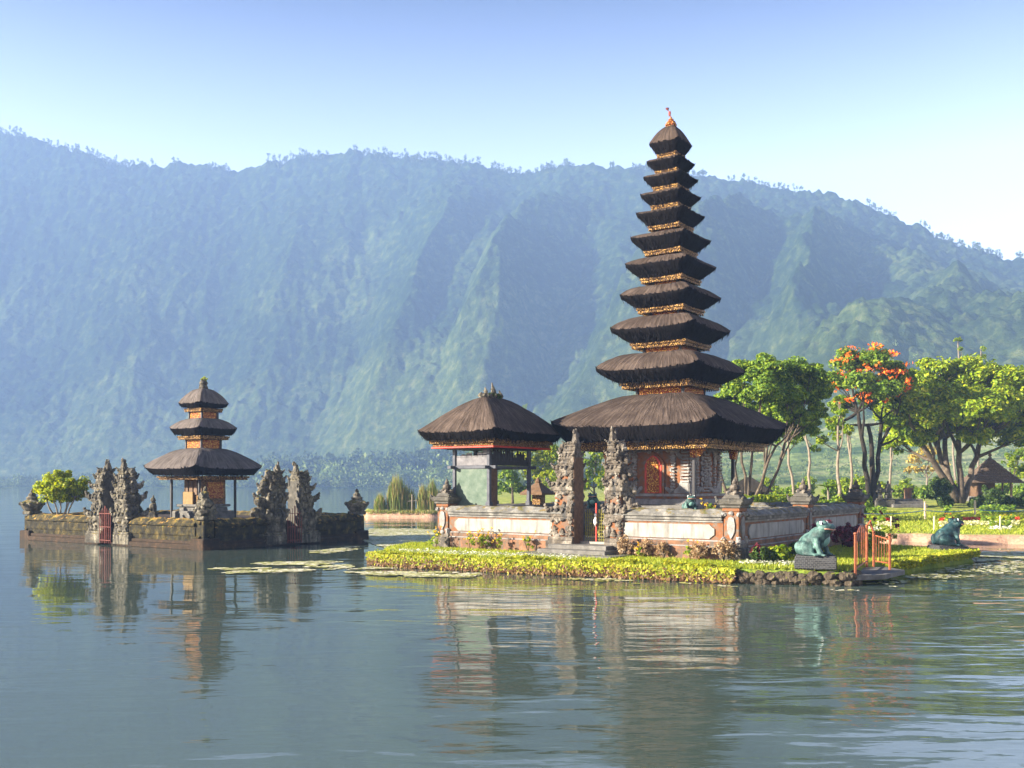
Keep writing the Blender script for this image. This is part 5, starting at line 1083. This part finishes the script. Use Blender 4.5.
# fan-limbed tree behind the tower and the two slender trees
Yd = 66; b0 = G(742, Yd); cs, rs_ = cl([(744, 372, 18, 12, 0), (765, 370, 20, 15, -1), (788, 374, 22, 16, 1), (810, 376, 17, 12, 0), (735, 392, 16, 12, 2), (760, 390, 20, 12, -2), (785, 394, 20, 12, -1), (808, 398, 18, 12, 1), (822, 390, 10, 9, 0), (772, 412, 18, 11, 1), (795, 416, 17, 10, 0), (745, 412, 16, 12, 2), (818, 412, 11, 8, 0), (728, 410, 12, 10, 2), (785, 430, 14, 11, 2), (752, 428, 16, 13, 2), (735, 426, 14, 12, -2), (805, 426, 14, 11, 2), (768, 400, 18, 14, 3), (795, 384, 17, 13, 3)], Yd)
tree('fan_tree', 'tree with many fanning pale limbs behind the tall pagoda', 'tree', b0, cs, rs_, b0, .13, M['leaf_dark'], M['bark'], 240, .13, 28, None, [(b0 + Vector((o * .1, 0, 0)), C_(px, py, Yd, e)) for o, px, py, e in ((-2, 716, 446, 1), (-1, 726, 440, -1), (0, 738, 436, 1.5), (1, 752, 438, -1), (2, 766, 436, 1), (2.5, 785, 442, 0), (3, 776, 446, -1.5))], subr=.42, flat=.6)
for px0, px1, Y, lst, lb in ((797, 787, 82, [(783, 428, 8, 5, 0), (797, 440, 7, 4, 0), (776, 440, 6, 4, 1)], 'slender tree with tall bare trunk, left of the two in front of the valley'), (806, 804, 80, [(808, 432, 9, 5, 0), (822, 440, 6, 4, 1), (796, 425, 7, 5, 1), (815, 448, 5, 3, 0)], 'slender tree with tall bare trunk, right of the two in front of the valley')):
    b0 = G(px0, Y); cs, rs_ = cl(lst, Y); tree('slender_tree', lb, 'tree', b0, cs, rs_, C_(px1, 425, Y), .12, M['leaf_dark'], M['bark_pale'], 24, .18, 9, 'slender trees', subr=.5)
Y = 74; b0 = G(840, Y); cs, rs_ = cl([(830, 420, 6, 5, 0), (842, 414, 6, 6, 0), (835, 436, 6, 6, 1), (848, 430, 5, 5, -1), (822, 442, 4, 3, 0), (838, 400, 5, 5, 0)], Y)
tree('young_tree', 'young tree with bright yellow green leaves and two pale trunks', 'tree', b0, cs, rs_, C_(838, 425, Y), .13, M['leaf_bright'], M['bark_pale'], 22, .17, 8, None, [(b0, C_(838, 425, Y)), (b0 + Vector((.35, .2, 0)), C_(847, 432, Y))], subr=.5)
Y = 92; b0 = G(890, Y); cs, rs_ = cl([(892, 440, 6, 5, 0), (884, 448, 5, 4, 1), (899, 452, 5, 4, 0)], Y); tree('slender_tree', 'thin tree with pale trunk between the flame tree and the umbrella tree', 'tree', b0, cs, rs_, C_(891, 446, Y), .13, M['leaf_dark'], M['bark_pale'], 20, .18, 8, 'slender trees', subr=.5)
Y = 112; b0 = G(925, Y); cs, rs_ = cl([(918, 458, 9, 8, 0), (930, 452, 10, 8, 0), (940, 464, 8, 7, 0), (926, 470, 9, 6, 1), (912, 470, 6, 5, 0)], Y); tree('autumn_tree', 'pale yellow leaved small tree behind the umbrella tree trunk', 'tree', b0, cs, rs_, C_(926, 470, Y), .14, M['leaf_autumn'], M['bark_pale'], 20, .2, 10, None, subr=.42)
Y = 112
for px, lst, lb in ((1012, [(1008, 462, 9, 8, 0), (1020, 455, 10, 8, 0), (1016, 474, 10, 8, 1), (1028, 470, 9, 8, 0), (1005, 480, 7, 6, 0)], 'bright green tree behind the tiled hut at the right edge'),):
    b0 = G(px, Y); cs, rs_ = cl(lst, Y); tree('leafy_tree', lb, 'tree', b0, cs, rs_, C_(px, 482, Y), .16, M['leaf_bright'], M['bark'], 34, .22, 12, None, subr=.42)
# bright trees seen between the pavilion posts and through the gate
Y = 104
for px, lst, lf, lb in ((513, [(508, 474, 9, 8, 0), (516, 482, 9, 8, 0), (504, 488, 7, 7, 1), (521, 490, 7, 6, 0)], 'leaf_dark', 'dark green low tree seen between the pavilion posts'), (528, [(520, 460, 9, 9, 0), (532, 452, 11, 10, 0), (542, 462, 12, 11, 1), (530, 472, 11, 10, 0), (545, 478, 11, 10, -1), (552, 455, 9, 10, 0)], 'leaf_lime', 'bright lime green tree between the pavilion and the split gate'), (560, [(556, 452, 11, 12, 0), (566, 464, 11, 12, 0), (552, 470, 10, 10, 1), (562, 482, 12, 10, 0)], 'leaf_bright', 'green tree just left of the split gate'), (594, [(588, 458, 9, 10, 0), (598, 452, 9, 10, 0), (594, 470, 10, 10, 1), (602, 480, 10, 10, 0), (585, 484, 10, 9, 0)], 'leaf_bright', 'green tree seen through the opening of the split gate')):
    b0 = G(px, Y); cs, rs_ = cl(lst, Y); tree('backlit_tree', lb, 'tree', b0, cs, rs_, C_(px, 488, Y), .15, M[lf], M['bark'], 34, .24, 12, 'bright trees behind the temple', subr=.45)
for px, py, Y, lb in ((958, 341, 150, 'tall thin tree poking above the umbrella tree, left one'), (981, 349, 155, 'tall thin tree poking above the umbrella tree, right one')):
    b0 = G(px, Y); cs, rs_ = cl([(px, py, 4, 3, 0), (px + 2, py + 8, 3, 2, 0)], Y); tree('tall_thin_tree', lb, 'tree', b0, cs, rs_, C_(px, py + 4, Y), .16, M['leaf_bright'], M['bark_pale'], 16, .24, 7, 'tall thin trees', subr=.5)
# broad-leaved plants
def fronds(loc, label, cat, name, n, L, wd, rise, trunk, mat, tilt=.9):
    t = thing(name, label, cat, loc); top = Vector((0, 0, trunk))
    if trunk: mb = MB(); mb.tube([(0, 0, 0), (.05, 0, trunk * .5), top], [.10, .08, .07], 8); mb.build('trunk', M['bark_pale'], t)
    for i in range(n):
        a = i * 6.283 / n + rnd.uniform(-.3, .3); d = Vector((math.cos(a), math.sin(a), 0)); r_ = rise * rnd.uniform(.6, 1.3); l = L * rnd.uniform(.75, 1.15); V = []; F = []; m = 7; sd = Vector((-d.y, d.x, 0))
        for j in range(m + 1):
            f = j / m; c = top + d * l * f * tilt + Vector((0, 0, r_ * l * (f - f * f * .75))); wv = wd * math.sin(math.pi * min(1, .12 + f * .88)) ** .7
            V += [c - sd * wv + Vector((0, 0, .10 * wv)), c - Vector((0, 0, .12 * wv)), c + sd * wv + Vector((0, 0, .10 * wv))]
        F = [(j * 3 + k, j * 3 + k + 1, j * 3 + k + 4, j * 3 + k + 3) for j in range(m) for k in (0, 1)]; mb = MB(); mb.add(V, F); mb.build('leaf', mat, t, smooth=True, fix=False)
    return t
fronds(G(828, 69), 'small papaya like palm with drooping leaves behind the shaded wall', 'palm', 'palm_tree', 11, 1.0, .22, .5, 2.3, M['leaf_dark'])
fronds(G(816, 66), 'yellow green banana plant with upright leaves behind the shaded wall', 'banana plant', 'banana_plant', 6, 1.9, .18, 1.5, .3, M['leaf_lime'], .6); fronds(G(857, 72), 'light green banana plant beside the flame tree trunk', 'banana plant', 'banana_plant', 7, 2.0, .2, 1.4, .5, M['leaf_lime'], .6)
fronds(G(776, 70), 'thin young banana plant rising above the clipped green hedge', 'banana plant', 'banana_plant', 3, 1.2, .1, 1.5, .9, M['leaf_lime'], .6)
# hedges and clipped shrubs
def hedge_box(name, label, p0, p1, h, wd, mat, n, size=.12, cat='hedge'):
    c = (p0 + p1) / 2; L = (p1 - p0).length; rz = math.atan2(p1.y - p0.y, p1.x - p0.x); t = thing(name, label, cat, c, rz)
    x = RS.uniform(-.5, .5, n) * L; y = RS.uniform(-.5, .5, n) * wd; z = h * (.05 + .95 * RS.rand(n) ** .5); bumpy = .14 * h * (fbm(x * 1.2 + c.x, y, 3, 6) - .5) * 2
    f = RS.rand(n); y = np.where(f < .45, np.sign(y) * wd * .5 + RS.normal(size=n) * .06, y); z = np.where(f > .6, h + RS.normal(size=n) * .05, z) + bumpy * z / h
    nn = rand_dirs(n) * .8 + np.column_stack([0 * x, np.sign(y) * (f < .45), .9 * (f > .6) + .2]); nn /= np.linalg.norm(nn, axis=1, keepdims=True); V, F = leaf_quads(np.column_stack([x, y, z]), nn, size); mesh_np('foliage', V, F, mat, t)
    mb = MB(); mb.box((0, 0, h * .42), (L * .94, wd * .7, h * .8), b=.1); mb.build('inner_twigs', M['bark_dark'], t); return t
hedge_box('clipped_hedge', 'dense bright green clipped hedge behind the first shaded wall panel', G(748, 64.5), G(801, 65.5), 2.5, 1.4, M['leaf_bright'], 9000, .12)
for px, Y, r, lf, lb in ((812, 66, (1.0, .8, 1.5), 'leaf_bright', 'green shrub behind the wall left of the papaya palm'), (825, 66.5, (.9, .8, 1.7), 'leaf_dark', 'darker green shrub below the papaya palm'), (838, 67, (1.0, .8, 1.8), 'leaf_bright', 'green shrub right of the papaya palm'), (850, 68, (.9, .8, 2.2), 'leaf_dark', 'dark shrub left of the flame tree trunk'), (845, 63, (.7, .6, .8), 'leaf_lime', 'low lime green shrub behind the last wall pillar'), (862, 72, (.8, .7, 1.9), 'leaf_dark', 'dark shrub at the foot of the flame tree')):
    bush('garden_shrub', lb, 'shrub', G(px, Y), r, M[lf], 45, .14, 'shrubs behind the shaded wall', 14, 5)
for px, Y, r, lb in ((938, 86, (.95, .9, 2.5), 'tall dark clipped shrub left of the umbrella tree trunk'), (993, 82, (1.0, .9, 1.75), 'round dark clipped shrub in front of the tiled hut'), (1010, 83, (1.2, .9, 1.0), 'low dark shrub right of the round clipped shrub'), (1026, 83, (1.2, .9, 1.2), 'dark shrub at the right edge of the garden'), (978, 83, (1.0, .8, .9), 'low dark shrub left of the round clipped shrub'), (946, 83, (.8, .7, .9), 'low dark shrub below the tall clipped shrub'), (905, 86, (.5, .5, .8), 'small dark shrub beside the stone post')):
    bush('clipped_shrub', lb, 'shrub', G(px, Y), r, M['leaf_shrub'], 60, .12, 'dark clipped shrubs', 18, 6, flat=.95)
# tiled hut
hp = G(990, 95); ht_ = thing('garden_hut', 'small open hut with a brown tiled pyramid roof at the right edge', 'hut', hp, -.12)
mb = MB(); mb.box((0, 0, .25), (4.0, 3.4, .5), b=.03); mb.build('floor_slab', M['step_stone'], ht_)
mb = MB(); mb.box((-.45, .9, 1.4), (2.4, .12, 1.9), b=.02); mb.box((-1.45, 0, 1.4), (.12, 1.9, 1.9), b=.02); mb.build('wall', M['brown_wood'], ht_)
for x in (-1.5, 1.5):
    for y in (-1.1, 1.1): mb = MB(); mb.box((x, y, 1.45), (.14, .14, 2.1), b=.02); mb.build('post', M['brown_wood'], ht_)
mb = MB(); hz_ = Zp(483, 95) - hp.z; ha = Zp(459, 95) - hp.z; nrow = 9
for i in range(nrow):
    f0, f1 = i / nrow, (i + 1) / nrow; r0 = 2.3 * (1 - f0) + .12 * f0; r1 = 2.3 * (1 - f1) + .12 * f1; za = hz_ + (ha - hz_) * f0 ** 1.12; zb_ = hz_ + (ha - hz_) * f1 ** 1.12
    mb.lathe([(r0 + .05, za), (r0 + .05, za + .07), (r1 + .02, zb_ + .04)], sq=True); k = max(3, int(2 * r0 / .3))
    for s in range(4):
        m3 = Matrix.Rotation(s * math.pi / 2, 3, 'Z')
        for j in range(k): x = -r0 + (j + .5) * 2 * r0 / k; q = MB(); q.box((x, -r0 - .03, za + .05 + rnd.uniform(-.015, .02)), (2 * r0 / k * .8, .1, .09), b=.02); mb.add([m3 @ Vector(v) for v in q.v], q.f)
ro = mb.build('tiled_roof', M['tile'], ht_); mb = MB(); mb.lathe([(.16, 0), (.2, .1), (.08, .2), (.18, .34), (.12, .5), (.02, .62)], (0, 0, ha), 9); mb.build('roof_finial', M['tile'], ro)
mb = MB()
for s in range(4): a = s * math.pi / 2 + math.pi / 4; mb.tube([(math.cos(a) * 3.85, math.sin(a) * 3.85, hz_ + .12), (math.cos(a) * .2, math.sin(a) * .2, ha + .05)], .09, 6)
mb.build('hip_tile', M['tile'], ro) if 0 else None
# dark hut roof corner behind the fan tree
hp2 = G(757, 74); h2_ = thing('dark_hut', 'dark hut with a low brown roof half hidden behind the fanning tree', 'hut', hp2, -.3); mb = MB(); mb.box((-.6, 0, 1.0), (2.4, 2.0, 2.0), b=.03); mb.build('wall', M['black_wood'], h2_); mb = MB(); mb.lathe([(1.7, 2.0), (1.7, 2.08), (.2, 3.1)], (-.6, 0, 0), sq=True); mb.build('roof', M['bark_dark'], h2_)
# carved stone figures by the steps, stone post, steps
for px, h, lb in ((879, 2.1, 'dark carved stone figure left of the garden steps, nearest the flame tree'), (888, 2.3, 'dark carved stone figure beside the garden steps')):
    b0 = G(px, 84); t = thing('stone_figure', lb, 'statue', b0, 0, 'carved figures by the garden steps'); mb = MB(); mb.box((0, 0, .3), (.9, .9, .6), b=.05); mb.box((0, 0, .68), (.7, .7, .16), b=.04); mb.build('pedestal', M['stone_dark'], t); mb = MB()
    for z, r in ((.95, .32), (1.25, .27), (1.5, .30), (1.8, .19)): mb.lump((0, 0, z), (r, r * .85, r), .2, 2)
    for s in (-1, 1): mb.tube([(s * .26, 0, 1.55), (s * .42, -.15, 1.3), (s * .2, -.35, 1.35)], [.09, .08, .06], 7)
    mb.lump((0, 0, 2.05), (.1, .1, .2), .2); mb.build('figure', M['stone_dark'], t)
mb = MB(); mb.box((0, 0, .75), (.5, .5, 1.5), b=.04); mb.box((0, 0, 1.5), (.66, .66, .14), b=.03); o = mb.build('stone_post', M['old_brick']); o.location = G(908, 85); tag(o, 'square stone post with a cap at the top of the garden steps', 'post')
sp = thing('garden_steps', 'low grey stone steps across the lawn left of the tall clipped shrub', 'steps', G(909, 83.5))
for i in range(3): mb = MB(); mb.box((0, i * .5, .14 + i * .22), (2.9, .6, .3), b=.03); mb.build('step', M['step_stone'], sp)
mb = MB(); mb.box((0, 0, .3), (5.2, .4, .7), b=.04); o = mb.build('low_wall', M['step_stone']); o.location = G(1000, 86.5); tag(o, 'low stone wall behind the dark clipped shrubs by the hut', 'wall')
# posts with blue rope
rf = thing('rope_fence', 'blue rope strung between pale wooden stakes across the lawn', 'fence', (0, 0, 0)); pp = []
for px, Y in ((752, 58.5), (800, 63), (858, 66), (925, 70), (975, 71), (1040, 71)):
    b0 = G(px, Y); mb = MB(); mb.box((b0.x, b0.y, b0.z + .62), (.12, .12, 1.3), b=.02); mb.build('stake', M['stake'], rf); pp.append(b0 + Vector((0, 0, .62)))
mb = MB()
for a, b in zip(pp, pp[1:]): mb.tube([a.lerp(b, i / 8) - Vector((0, 0, .12 * math.sin(math.pi * i / 8))) for i in range(9)], .03, 5)
mb.build('rope', M['rope_blue'], rf)
for i, px in enumerate((891, 934, 1000)): b0 = G(px, 57.5); mb = MB(); mb.tube([(0, 0, -.1), (.01, 0, .85)], .045, 6); o = mb.build('garden_stake', M['stake']); o.location = b0; tag(o, ('thin pale stake on the lawn, left of the dark blue frog', 'thin pale stake on the lawn just behind the dark blue frog', 'thin pale stake on the lawn, right of the dark blue frog')[i], 'stake', 'stakes on the lawn')
# flower rows and lawn
def row(name, mat, Y, c0, c1, n, wd, h, size, gap=0):
    c = RS.uniform(c0, c1, n); y = Y + RS.normal(size=n) * wd + (fbm(c * 40, c * 0, 2, 7) - .5) * 1.2
    if gap: k = fbm(c * 55, c * 0 + 9, 2, 3) > gap; c, y = c[k], y[k]
    z = land_z(c, y) + h * RS.rand(len(c)); V, F = leaf_quads(np.column_stack([c * y, y, z]), rand_dirs(len(c)) * .7 + np.array([0, -.3, .8]), size, 1.3); return tag(mesh_np(name, V, F, mat), kind='stuff')
for i in range(26):
    px = 742 + i * 12 + rnd.uniform(-4, 4); Y = rnd.uniform(98, 128)
    if abs(px - 990) < 26: Y = rnd.uniform(112, 128)
    q_ = rnd.choice(('leaf_bright', 'leaf_dark', 'leaf_big')); bush('background_shrub', 'leafy shrub in the row at the back of the garden lawn', 'shrub', G(px, Y), (1.3, 1.1, rnd.uniform(1.3, 2.6)), M[q_], 26, .2, 'shrubs at the back of the lawn', 12, 4)
row('red_flowers', M['petal_red'], 67.5, .345, .56, 4200, .2, .26, .11, .30); row('red_flowers', M['petal_red'], 73, .345, .45, 1800, .25, .26, .11, .40)
row('white_flowers', M['petal_cream'], 63, .345, .56, 3600, .7, .26, .11, .30); row('green_planting', M['leaf_bright'], 65, .345, .56, 4500, .7, .45, .17, .42); row('green_planting', M['leaf_dark'], 78, .345, .56, 4200, 1.0, .5, .18, .4); row('lime_planting', M['leaf_lime'], 70.5, .345, .56, 7000, .8, .3, .15, .25); row('green_planting', M['leaf_bright'], 60.5, .36, .56, 2200, .3, .4, .15, .52)
row('pale_grass', M['petal_white'], 59, .345, .56, 1500, .5, .15, .10, .5); row('yellow_flowers', M['petal_yellow'], 69, .345, .56, 700, .8, .35, .11, .45)
c = RS.uniform(.32, .56, 24000); y = RS.uniform(53.6, 80, 24000); d = y - shore_near(c) > 2.6; c, y = c[d], y[d]; tag(blade_mesh('lawn_grass', np.column_stack([c * y, y, land_z(c, y) - .02]), .13, .06, M['grass_blade'], None, .4), kind='stuff')
c = RS.uniform(-.15, .25, 5000); y = shore_near(c) + RS.uniform(.9, 1.8, 5000); tag(blade_mesh('bank_grass', np.column_stack([c * y, y, land_z(c, y) - .05]), .28, .06, M['reed'], None, .5), kind='stuff')
